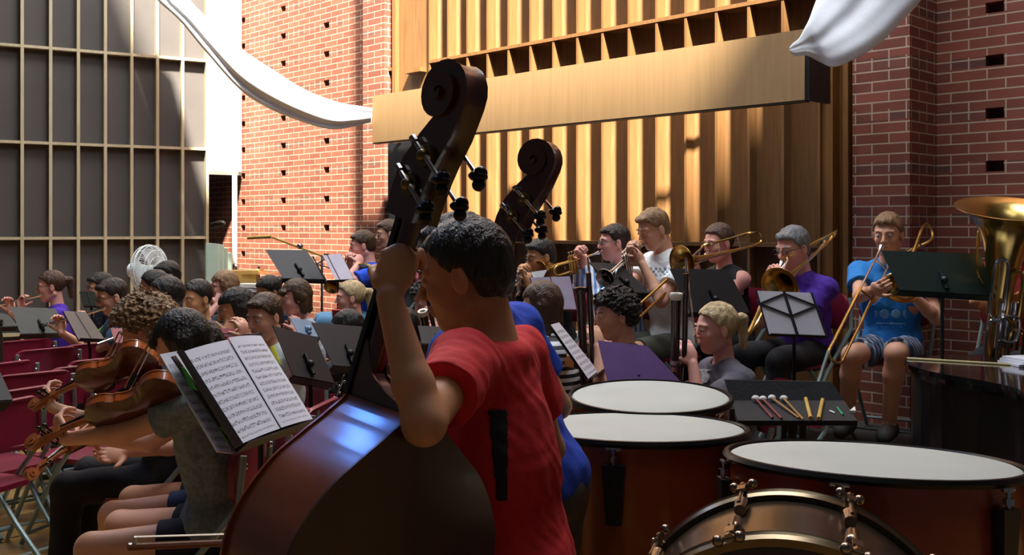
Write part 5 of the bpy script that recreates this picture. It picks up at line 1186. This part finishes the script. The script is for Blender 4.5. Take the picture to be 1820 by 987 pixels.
# ================================================================== timpani
def timpano(label, c, R, tilt_away, roll=0, shell='8a3a1c'):
    c = P(*c); a = V(c.x, c.y, 0).normalized(); n = (UP + a * math.tan(math.radians(tilt_away)) + V(math.tan(math.radians(roll)), 0, 0)).normalized()
    t = thing('timpani_drum', label, 'timpani', V(c.x, c.y, 0)); Rn = n.to_track_quat('Z', 'Y').to_matrix().to_4x4(); M = Matrix.Translation(c) @ Rn
    MB().lathe([(0, .006), (R * .5, .006), (R * .93, .006), (R * .955, .001), (R * .965, -.012)], 72, M, close=False).build('drum_head', mat('drum_skin', 'aeb3ae', .6, var=.05, scale=3), t, world=True, angle=60)
    MB().lathe([(R * .962, .004), (R * .972, .010), (R * 1.0, .009), (R * 1.015, -.002), (R * 1.006, -.012), (R * .965, -.012)], 72, M, close=False).build('hoop', mat('dark_hoop', '1c1a1a', .35, .6), t, world=True)
    MB().lathe([(R * .955, -.01), (R * .958, -.05), (R * .955, -.25), (R * .93, -.36), (R * .84, -.47), (R * .66, -.56), (R * .42, -.61), (R * .2, -.63), (.0001, -.63)], 72, M, close=False).build('bowl', mat('copper_shell_' + shell, shell, .32, .15, var=.3, scale=4, coat=.3), t, world=True, angle=60)
    ph = math.atan2(c.y, c.x)
    for k in range(6):
        an = k * math.pi / 3 + .35; e = V(math.cos(an), math.sin(an), 0); q = MB()
        for z0, z1, r in ((-.012, -.14, .006), (-.012, -.020, .012), (-.035, -.05, .014)): q.tube([M @ (e * R * 1.03 + UP * z0), M @ (e * R * 1.03 + UP * z1)], r, 8)
        tn = V(-e.y, e.x, 0); q.tube([M @ (e * R * 1.03 + tn * .024 - UP * .014), M @ (e * R * 1.03 - tn * .024 - UP * .014)], .005, 6); q.build('tension_rod', CHROME, t, world=True)
        q = MB(); q.slab(M @ (e * R * .985 + tn * .035 - UP * .06), M @ (e * R * .985 - tn * .035 - UP * .06), M @ (e * R * .96 - tn * .022 - UP * .24), M @ (e * R * .96 + tn * .022 - UP * .24), .03, M.to_3x3() @ e); q.build('strut', BLK, t, world=True, smooth=False)
    q = MB(); q.tube([V(c.x + R * .8 * math.cos(x), c.y + R * .8 * math.sin(x), .12) for x in [2 * math.pi * i / 40 for i in range(40)]], .018, 8, closed=True)
    for k in range(4):
        an = k * math.pi / 2 + .6; q.tube([V(c.x + R * .8 * math.cos(an), c.y + R * .8 * math.sin(an), .05), V(c.x + R * .7 * math.cos(an), c.y + R * .7 * math.sin(an), c.z - .46)], .014, 8); q.ball((c.x + R * .8 * math.cos(an), c.y + R * .8 * math.sin(an), .045), .045, 8)
    q.build('base_frame', BLK, t, world=True); return t
timpano('largest timpani drum with a pale head at the front right', (1548, 819, 2.86), .405, 5.2, 0)
timpano('timpani drum with a cream head running behind the person in blue', (1130, 761, 3.42), .375, 3.3, 0, '9c4a26')
timpano('farthest and highest timpani drum before the bassoonists', (1155, 706, 4.05), .325, -2.6, 0, '7a3018')
# bass drum in front
t = thing('bass_drum', 'large bass drum with a smoky metal shell cut off by the bottom edge', 'bass drum', V(.54, 1.98, .35))
ca, cb = V(.500, 1.84, .745), V(.590, 2.14, .745); ax = (cb - ca).normalized(); Rb = ax.to_track_quat('Z', 'Y').to_matrix().to_4x4(); M = Matrix.Translation(ca) @ Rb; Lb = (cb - ca).length; RR = .345
MB().lathe([(RR * .965, .0), (RR * .965, Lb)], 96, M, close=False).build('shell', mat('smoky_shell', '6e6050', .22, .9, var=.08, scale=2), t, world=True)
for z, nm, sg in ((0, 'front', -1), (Lb, 'rear', 1)):
    q = MB(); q.lathe([(RR * .955, z - .02), (RR * 1.0, z - .022), (RR * 1.015, z - .012), (RR * 1.0, z - .008), (RR * .99, z + .0), (RR * 1.0, z + .008), (RR * 1.015, z + .013), (RR * 1.0, z + .022), (RR * .955, z + .02), (RR * .955, z - .02)], 96, M, close=False); q.build('hoop', mat('bronze_hoop', '6a5c48', .25, .9, var=.1), t, world=True)
    MB().lathe([(.0001, z + sg * .004), (RR * .95, z + sg * .004)], 96, M, close=False).build('drum_head', mat('drum_head_black', '2a2326', .4), t, world=True)
xr, yr = Rb.to_3x3() @ V(1, 0, 0), Rb.to_3x3() @ V(0, 1, 0)
th0 = math.atan2(UP.dot(yr), UP.dot(xr))
LUG = mat('lug_metal', '9c8c7c', .25, 1, var=.08)
for k in range(10):
    an = th0 + math.radians(22.5 - 36 * k - 3); e = xr * math.cos(an) + yr * math.sin(an); tn = ax.cross(e)
    for z, sg in ((Lb, 1), (0, -1)):
        b = ca + ax * z + e * RR * 1.035; q = MB(); q.tube([b + ax * sg * .035, b - ax * sg * .10], .0045, 8); q.tube([b + ax * sg * .040, b + ax * sg * .024], .009, 8)
        q.ball(b + ax * sg * .040 + tn * .020, .011, 6, (1.0, 1.0, 1.0)); q.ball(b + ax * sg * .040 - tn * .020, .011, 6); q.tube([b + ax * sg * .036 + tn * .02, b + ax * sg * .036 - tn * .02], .005, 6)
        q.slab(b - tn * .009 + ax * sg * .018 + e * .008, b + tn * .009 + ax * sg * .018 + e * .008, b + tn * .009 - ax * sg * .018 + e * .008, b - tn * .009 - ax * sg * .018 + e * .008, .006, -e); q.build('tension_rod', LUG, t, world=True)
        q = MB(); q.tube([b - ax * sg * .065 - e * .012, b - ax * sg * .118 - e * .012], [.015, .012], 10); q.ball(b - ax * sg * .065 - e * .012, .015, 8); q.build('lug', LUG, t, world=True)
q = MB()
for sg in (-1, 1):
    for s2 in (0, 1): q.tube([V(.54 + sg * .34, 1.99 + (s2 - .5) * .4, .02), V(.54 + sg * .22, 1.99, .50)], .014, 8)
q.tube([V(.30, 1.99, .44), V(.54, 1.99, .37), V(.80, 1.99, .44)], .014, 8); q.build('cradle', BLK, t, world=True)
# ================================================================== piano
t = thing('grand_piano', 'black grand piano with its lid closed at the right edge', 'piano', V(2.7, 4.3, 0))
PBK = mat('piano_lacquer', '0a0a0c', .12, var=.2, coat=1.0)
plan = catmull([V(1.90, 4.90, 0), V(1.86, 4.72, 0), V(1.88, 4.50, 0), V(1.97, 4.28, 0), V(2.02, 4.08, 0), V(1.98, 3.90, 0), V(1.93, 3.72, 0), V(1.95, 3.50, 0), V(2.05, 3.30, 0)], 5) + [V(3.1, 3.3, 0), V(3.1, 5.12, 0), V(2.2, 5.12, 0), V(2.0, 5.05, 0)]
MB().prism([p + UP * .985 for p in plan], (0, 0, .022)).build('lid', PBK, t, world=True, smooth=False)
MB().prism([p * 1.0 + V(.012, 0, .955) for p in plan], (0, 0, .028)).build('rim_moulding', PBK, t, world=True, smooth=False)
MB().prism([p + V(.03, 0, .54) for p in plan], (0, 0, .415)).build('case', mat('piano_case', '08080a', .3, var=.2, coat=.3), t, world=True, smooth=False)
for lx, ly in ((2.12, 3.6), (2.15, 4.8), (2.95, 3.5)):
    q = MB(); q.lathe([(.075, 0), (.08, .10), (.055, .18), (.05, .40), (.075, .47), (.08, .54)], 12, Matrix.Translation((lx, ly, 0))); q.build('leg', PBK, t, world=True)
o = MB().tube([P(1612, 642, 4.95) + V(0, 0, .012), P(1800, 652, 4.72) + V(0, 0, .008)], .007, 8).build('pale_baton', mat('pale_stick', 'b8a878', .5)); tag(o, 'long pale stick lying along the closed piano lid', 'stick')
t = thing('booklet_stack', 'small stack of white booklets on the piano lid at the right edge', 'booklets', V(2.42, 4.75, 1.008))
for k in range(3):
    MB().box((2.44 + .01 * k, 4.75, 1.014 + .012 * k), (.24, .17, .011), Matrix.Rotation(.1 + .1 * k, 3, 'Z')).build('booklet', PAPER, t, world=True, smooth=False)
bgp = V(2.42, 4.40, 1.007); t = thing('navy_stand_in', 'dark navy bag-shaped stand-in on the piano lid, cut off by the right edge', 'bag', bgp)  # bag shape made up to stand in for an unidentified navy form
g = SDF(bgp - V(.3, .3, .05), bgp + V(.3, .3, .5), .006); g.ell(bgp + V(0, 0, .17), (.145, .09, .19), None, .02); g.ell(bgp + V(.02, 0, .06), (.16, .10, .09), None, .04); g.disp(.006, 30, 5); zz = g.local(bgp, Matrix.Identity(3))[2]; g.cut(-zz + 0 * g.a); g.build('bag_body', mat('navy_canvas', '14183a', .85, bump=.4), t)
MB().tube(catmull([bgp + V(-.10, -.02, .30), bgp + V(-.07, -.03, .44), bgp + V(.05, -.03, .46), bgp + V(.10, -.02, .30)], 6), .010, 8).build('strap', mat('navy_strap', '10122c', .8), t, world=True)
# ================================================================== tray of mallets and sticks
t = thing('percussion_tray', 'black cloth covered tray table holding mallets and sticks behind the timpani', 'tray table', V(1.18, 4.32, 0))
CL = mat('black_cloth', '17171b', .9, var=.2, bump=.3, bscale=60); zt = .878
A = [P(1292, 746, 0) for _ in ()]
def T_at(px, py, dz=0):     # the point of the tray's top seen at a pixel
    d = (EYE - zt) * F / (py - HY); q = P(px, py, d); q.z += dz; return q
c4 = [T_at(1300, 712), T_at(1500, 712), T_at(1524, 748), T_at(1312, 748)]
MB().slab(*c4, .02, V(0, 0, -1)).build('tray_top', CL, t, world=True, smooth=False)
bk = [c4[0] + V(-.02, .05, .085), c4[1] + V(-.04, .05, .075)]
MB().slab(bk[0], bk[1], c4[1], c4[0], .012, V(0, 1, 0)).build('cloth_flap', CL, t, world=True, smooth=False)
q = MB()
for p in (V(1.16, 4.2, 0), V(1.22, 4.25, 0)): q.tube([V(p.x, p.y, .06), V(p.x, p.y, zt - .02)], .016, 8)
for k in range(3): an = .5 + k * 2.1; q.tube([V(1.19, 4.22, .25), V(1.19 + .28 * math.cos(an), 4.22 + .28 * math.sin(an), .012)], .010, 8)
q.build('stand_frame', BLK, t, world=True)
labs = ('leftmost white headed mallet with a red shaft on the black tray', 'second white headed mallet from the left with a red shaft', 'third white headed mallet from the left with a wooden shaft', 'rightmost white headed mallet with a wooden shaft on the tray')
for i, ((hx, hy), (ex, ey)) in enumerate((((1343, 714), (1373, 746)), ((1356, 715), (1389, 747)), ((1372, 713), (1420, 746)), ((1393, 714), (1428, 749)))):
    a, b = T_at(hx, hy + 2, .018), T_at(ex, ey, .006); m0 = thing('timpani_mallet', labs[i], 'mallet', a, group='white headed timpani mallets')
    MB().tube([a, b], .005, 8).build('shaft', mat('red_shaft', '7a2c30', .5) if i < 2 else mat('wood_shaft', '8f6b3a', .5), m0, world=True)
    MB().ball(a, .0175, 10, (1, 1, .85)).build('felt_head', mat('white_felt', 'd8d6d2', .95, bump=.5, bscale=200), m0, world=True)
for i, ((hx, hy), (ex, ey)) in enumerate((((1432, 712), (1441, 747)), ((1462, 714), (1455, 748)))):
    o = MB().tube([T_at(hx, hy, .008), T_at(ex, ey, .008)], .0085, 10).build('drum_stick', mat('hickory', 'b8964a', .5)); tag(o, ('left', 'right')[i] + ' pale wooden drum stick standing out on the black tray', 'drum stick')
o = MB().tube([T_at(1488, 727, .006), T_at(1498, 740, .006)], .004, 6).build('green_pencil', mat('green_plastic', '2f9a70', .4)); tag(o, 'short green pencil on the black tray', 'pencil')
o = MB().tube([T_at(1475, 733, .006), T_at(1484, 737, .006)], .004, 6).build('white_clip', mat('white_plastic', 'd8dad8', .4)); tag(o, 'tiny white clip left of the green pencil', 'clip')
o = MB().prism([T_at(1510, 736, .002), T_at(1521, 736, .002), T_at(1519, 728, .002)], (0, 0, .012)).build('white_wedge', mat('white_plastic', 'd8dad8', .4), smooth=False); tag(o, 'small white wedge at the right end of the tray', 'wedge')
o = MB().tube([T_at(1372, 748, -.03), V(T_at(1362, 800).x - .04, 4.1, .02)], .012, 8).build('steel_rod', GREENGREY); tag(o, 'pale steel rod slanting down below the mallets', 'rod')
# ================================================================== back left: fan, folded tables, cymbal, boom
t = thing('pedestal_fan', 'white pedestal fan turned aside in front of the dark lattice wall', 'fan', V(P(262, 478, 9.4).x, 9.4, 0))
WH = mat('white_fan_plastic', 'dfe8ea', .4, var=.03); fc = P(266, 480, 9.4); fa = V(.95, -.30, .04).normalized(); Rf = fa.to_track_quat('Z', 'Y').to_matrix().to_4x4(); M = Matrix.Translation(fc) @ Rf
q = MB()
for r_, z in ((.23, 0), (.225, .04), (.18, .075), (.12, .09), (.06, .095), (.225, -.04), (.18, -.07), (.12, -.085)): q.tube([M @ V(r_ * math.cos(x), r_ * math.sin(x), z) for x in [2 * math.pi * i / 36 for i in range(36)]], .0035 if z else .008, 6, closed=True)
for k in range(64):
    x = 2 * math.pi * k / 64; e = V(math.cos(x), math.sin(x), 0); q.tube([M @ (e * .04 + UP * .097), M @ (e * .12 + UP * .09), M @ (e * .18 + UP * .075), M @ (e * .225 + UP * .04), M @ (e * .23), M @ (e * .225 - UP * .04), M @ (e * .18 - UP * .07), M @ (e * .10 - UP * .087)], .002, 4)
q.build('cage', WH, t, world=True)
for k in range(4):
    q = MB(); x0 = k * math.pi / 2
    q.grid(lambda u, v, x0=x0: M @ V((.03 + .17 * u) * math.cos(x0 + (v - .5) * (1.0 + .3 * u)), (.03 + .17 * u) * math.sin(x0 + (v - .5) * (1.0 + .3 * u)), .03 * (v - .5)), 6, 6); q.build('blade', mat('fan_blade', 'cfdde2', .3), t, world=True)
MB().tube([M @ V(0, 0, .06), M @ V(0, 0, -.08), M @ V(0, 0, -.12), M @ V(0, 0, -.20), M @ V(0, 0, -.22)], [.045, .05, .075, .07, .04], 16).build('motor', WH, t, world=True)
MB().tube([M @ V(0, 0, -.15), V(fc.x - .09, fc.y + .05, fc.z - .2), V(fc.x - .09, fc.y + .05, .04)], .024, 12).build('pole', WH, t, world=True)
MB().lathe([(.22, 0), (.22, .015), (.20, .03), (.05, .04), (.0001, .045)], 32, Matrix.Translation((fc.x - .09, fc.y + .05, 0))).build('base', WH, t, world=True)
MT = mat('mint_laminate', 'b9d3c6', .5, var=.04)
for i, (x0, x1, y0, d) in enumerate(((366, 388, 432, 11.4), (386, 396, 434, 11.5), (394, 403, 440, 11.6), (401, 411, 450, 12.2))):
    a, b = P(x0, y0, d), P(x1, y0 + 2, d); c_ = V(b.x, b.y, 0); e_ = V(a.x, a.y, 0)
    tt = thing('folding_table', ('widest pale mint folded table leaning by the lattice wall', 'second narrow pale mint folded table in the stack', 'third narrow pale mint folded table in the stack', 'shortest mint folded table beside the white pole')[i], 'folding table', e_, group='folded tables against the wall')
    MB().slab(a, b, c_, e_, .05, V(0, 1, 0)).build('table_top', MT, tt, world=True, smooth=False)
    MB().tube([a + V(.002, .0, 0), e_ + V(.002, 0, .004)], .008, 6).build('edge_trim', mat('mint_edge', '9ab8ac', .4), tt, world=True)
t = thing('boom_stand', 'long brass coloured boom arm sticking up left of the high black desk', 'boom stand', P(600, 600, 9.4) * V(1, 1, 0) if False else V(P(570, 450, 9.4).x, 9.4, 0))
GB = mat('gold_rod', 'c9a860', .35, .7)
MB().tube([P(440, 423, 9.6), P(481, 421, 9.6)], .017, 10).build('counterweight', mat('gold_rod_dull', '9a8440', .5, .5), t, world=True)
MB().tube([P(481, 421, 9.6), P(572, 455, 9.4)], .011, 8).build('boom_arm', GB, t, world=True)
MB().ball(P(533, 438, 9.48), .03, 8).build('clamp', CHROME, t, world=True)
MB().tube([P(572, 455, 9.4), V(P(572, 455, 9.4).x, 9.4, .3)], .012, 8).build('upright', CHROME, t, world=True)
q = MB()
for k in range(3): an = k * 2.09; q.tube([V(P(572, 455, 9.4).x, 9.4, .35), V(P(572, 455, 9.4).x + .3 * math.cos(an), 9.4 + .3 * math.sin(an), .01)], .01, 6)
q.build('tripod', CHROME, t, world=True)
cy = P(460, 484, 10.2); t = thing('cymbal', 'flat brass cymbal on a stand against the brick wall at left', 'cymbal', V(cy.x, cy.y, 0))
MB().lathe([(.0001, .035), (.04, .03), (.06, .012), (.15, .0), (.26, -.012), (.26, -.014), (.06, .008), (.0001, .02)], 40, Matrix.Translation(cy), close=False).build('plate', BRASS, t, world=True)
MB().tube([cy + UP * .06, V(cy.x, cy.y, .02)], .011, 8).build('stand_pole', CHROME, t, world=True)
q = MB()
for k in range(3): an = .3 + k * 2.09; q.tube([V(cy.x, cy.y, .4), V(cy.x + .3 * math.cos(an), cy.y + .3 * math.sin(an), .01)], .009, 6)
q.build('tripod', CHROME, t, world=True)
q = MB(); q.lathe([(.14, 0), (.12, .06), (.08, .13), (.04, .17), (.0001, .18)], 20, Matrix.Translation(P(478, 484, 10.6))); o = q.build('grey_lamp_cone', mat('grey_cone', '8f8f8c', .5)); bpy.data.objects.remove(o)
sh_ = P(430, 560, 9.9); t = thing('side_table', 'low wooden cabinet under the books in the left corner', 'cabinet', V(sh_.x, sh_.y, 0)); zt2 = P(430, 534, 9.9).z
MB().box((sh_.x + .15, sh_.y, zt2 / 2 - .01), (.75, .4, zt2 - .04)).build('body', mat('cabinet_wood', '7a5a34', .5, var=.2, stretch=(1, 1, 8)), t, world=True, smooth=False)
MB().box((sh_.x + .15, sh_.y, zt2 - .015), (.80, .45, .03)).build('top', mat('cabinet_wood', '7a5a34'), t, world=True, smooth=False)
for sg in (0, 1): MB().box((sh_.x - .02 + .36 * sg, sh_.y - .205, zt2 / 2), (.33, .012, zt2 - .12)).build('door', mat('cabinet_door', '8a683c', .5), t, world=True, smooth=False)
for k in range(4):
    o = MB().box((sh_.x + .1 + .02 * (k % 2), sh_.y - .03, zt2 + .022 + .042 * k), (.32 - .02 * k, .24, .036), Matrix.Rotation(.12 * (k % 3 - 1), 3, 'Z')).build('book', (PAPER, mat('dark_book', '3a2f2a', .6), PAPER, mat('white_book', 'e0ddd4', .6))[k], smooth=False)
    tag(o, ('lowest pale book in the stack on the corner cabinet', 'dark book second from the bottom of the corner stack', 'pale book second from the top of the corner stack', 'topmost white book on the corner cabinet')[k], 'book', 'stacked books on the corner cabinet')
yb = P(432, 502, 9.9); o = MB().box((yb.x - .02, yb.y + .12, (zt2 + 1.23) / 2 - .0), (.26, .10, 1.23 - zt2), bev=.01).build('yellow_box', mat('ochre_box', 'b8924a', .6)); tag(o, 'ochre box standing behind the stacked white books', 'box')
t = thing('pole_clamp', 'small chrome clamp with a short bar on the white pole', 'clamp', P(418, 474, 12.55)); MB().tube([P(402, 474, 12.5), P(424, 474, 12.5)], .012, 8).build('bar', mat('dark_bar', '2a2a2c', .4), t, world=True); MB().ball(P(418, 476, 12.5), .045, 8, (1, .8, 1.2)).build('clamp_body', CHROME, t, world=True)
o = MB().tube(catmull([P(366, 408, 12.7), P(378, 408, 12.6), P(397, 398, 12.5), P(392, 395, 12.5), P(376, 399, 12.6)], 5), .022, 8).build('dark_bracket', mat('dark_iron', '1c1a1a', .5)); tag(o, 'dark curved bracket in the opening beside the white pole', 'bracket')
cp = P(600, 579, 6.5); t = thing('plastic_cup', 'red plastic cup standing above the black music desk', 'cup', cp)
MB().lathe([(.026, 0), (.028, .002), (.038, .10), (.040, .102), (.036, .10), (.025, .004), (.0001, .004)], 20, Matrix.Translation(cp), close=False).build('cup_wall', mat('red_plastic', 'd02a2a', .4), t, world=True)
MB().lathe([(.038, .100), (.041, .103), (.038, .105)], 20, Matrix.Translation(cp), close=False).build('cup_rim', mat('red_rim', 'd84040', .4), t, world=True)
t = thing('small_table', 'small black side table under the red cup', 'table', V(cp.x, cp.y, 0))
MB().lathe([(.16, cp.z - .022), (.16, cp.z - .002)], 24, Matrix.Translation((cp.x, cp.y, 0))).build('table_top', BLK, t, world=True)
MB().tube([(cp.x, cp.y, cp.z - .02), (cp.x, cp.y, .02)], .016, 8).build('post', BLK, t, world=True)
MB().lathe([(.15, 0), (.14, .02), (.02, .03)], 24, Matrix.Translation((cp.x, cp.y, 0))).build('foot', BLK, t, world=True)
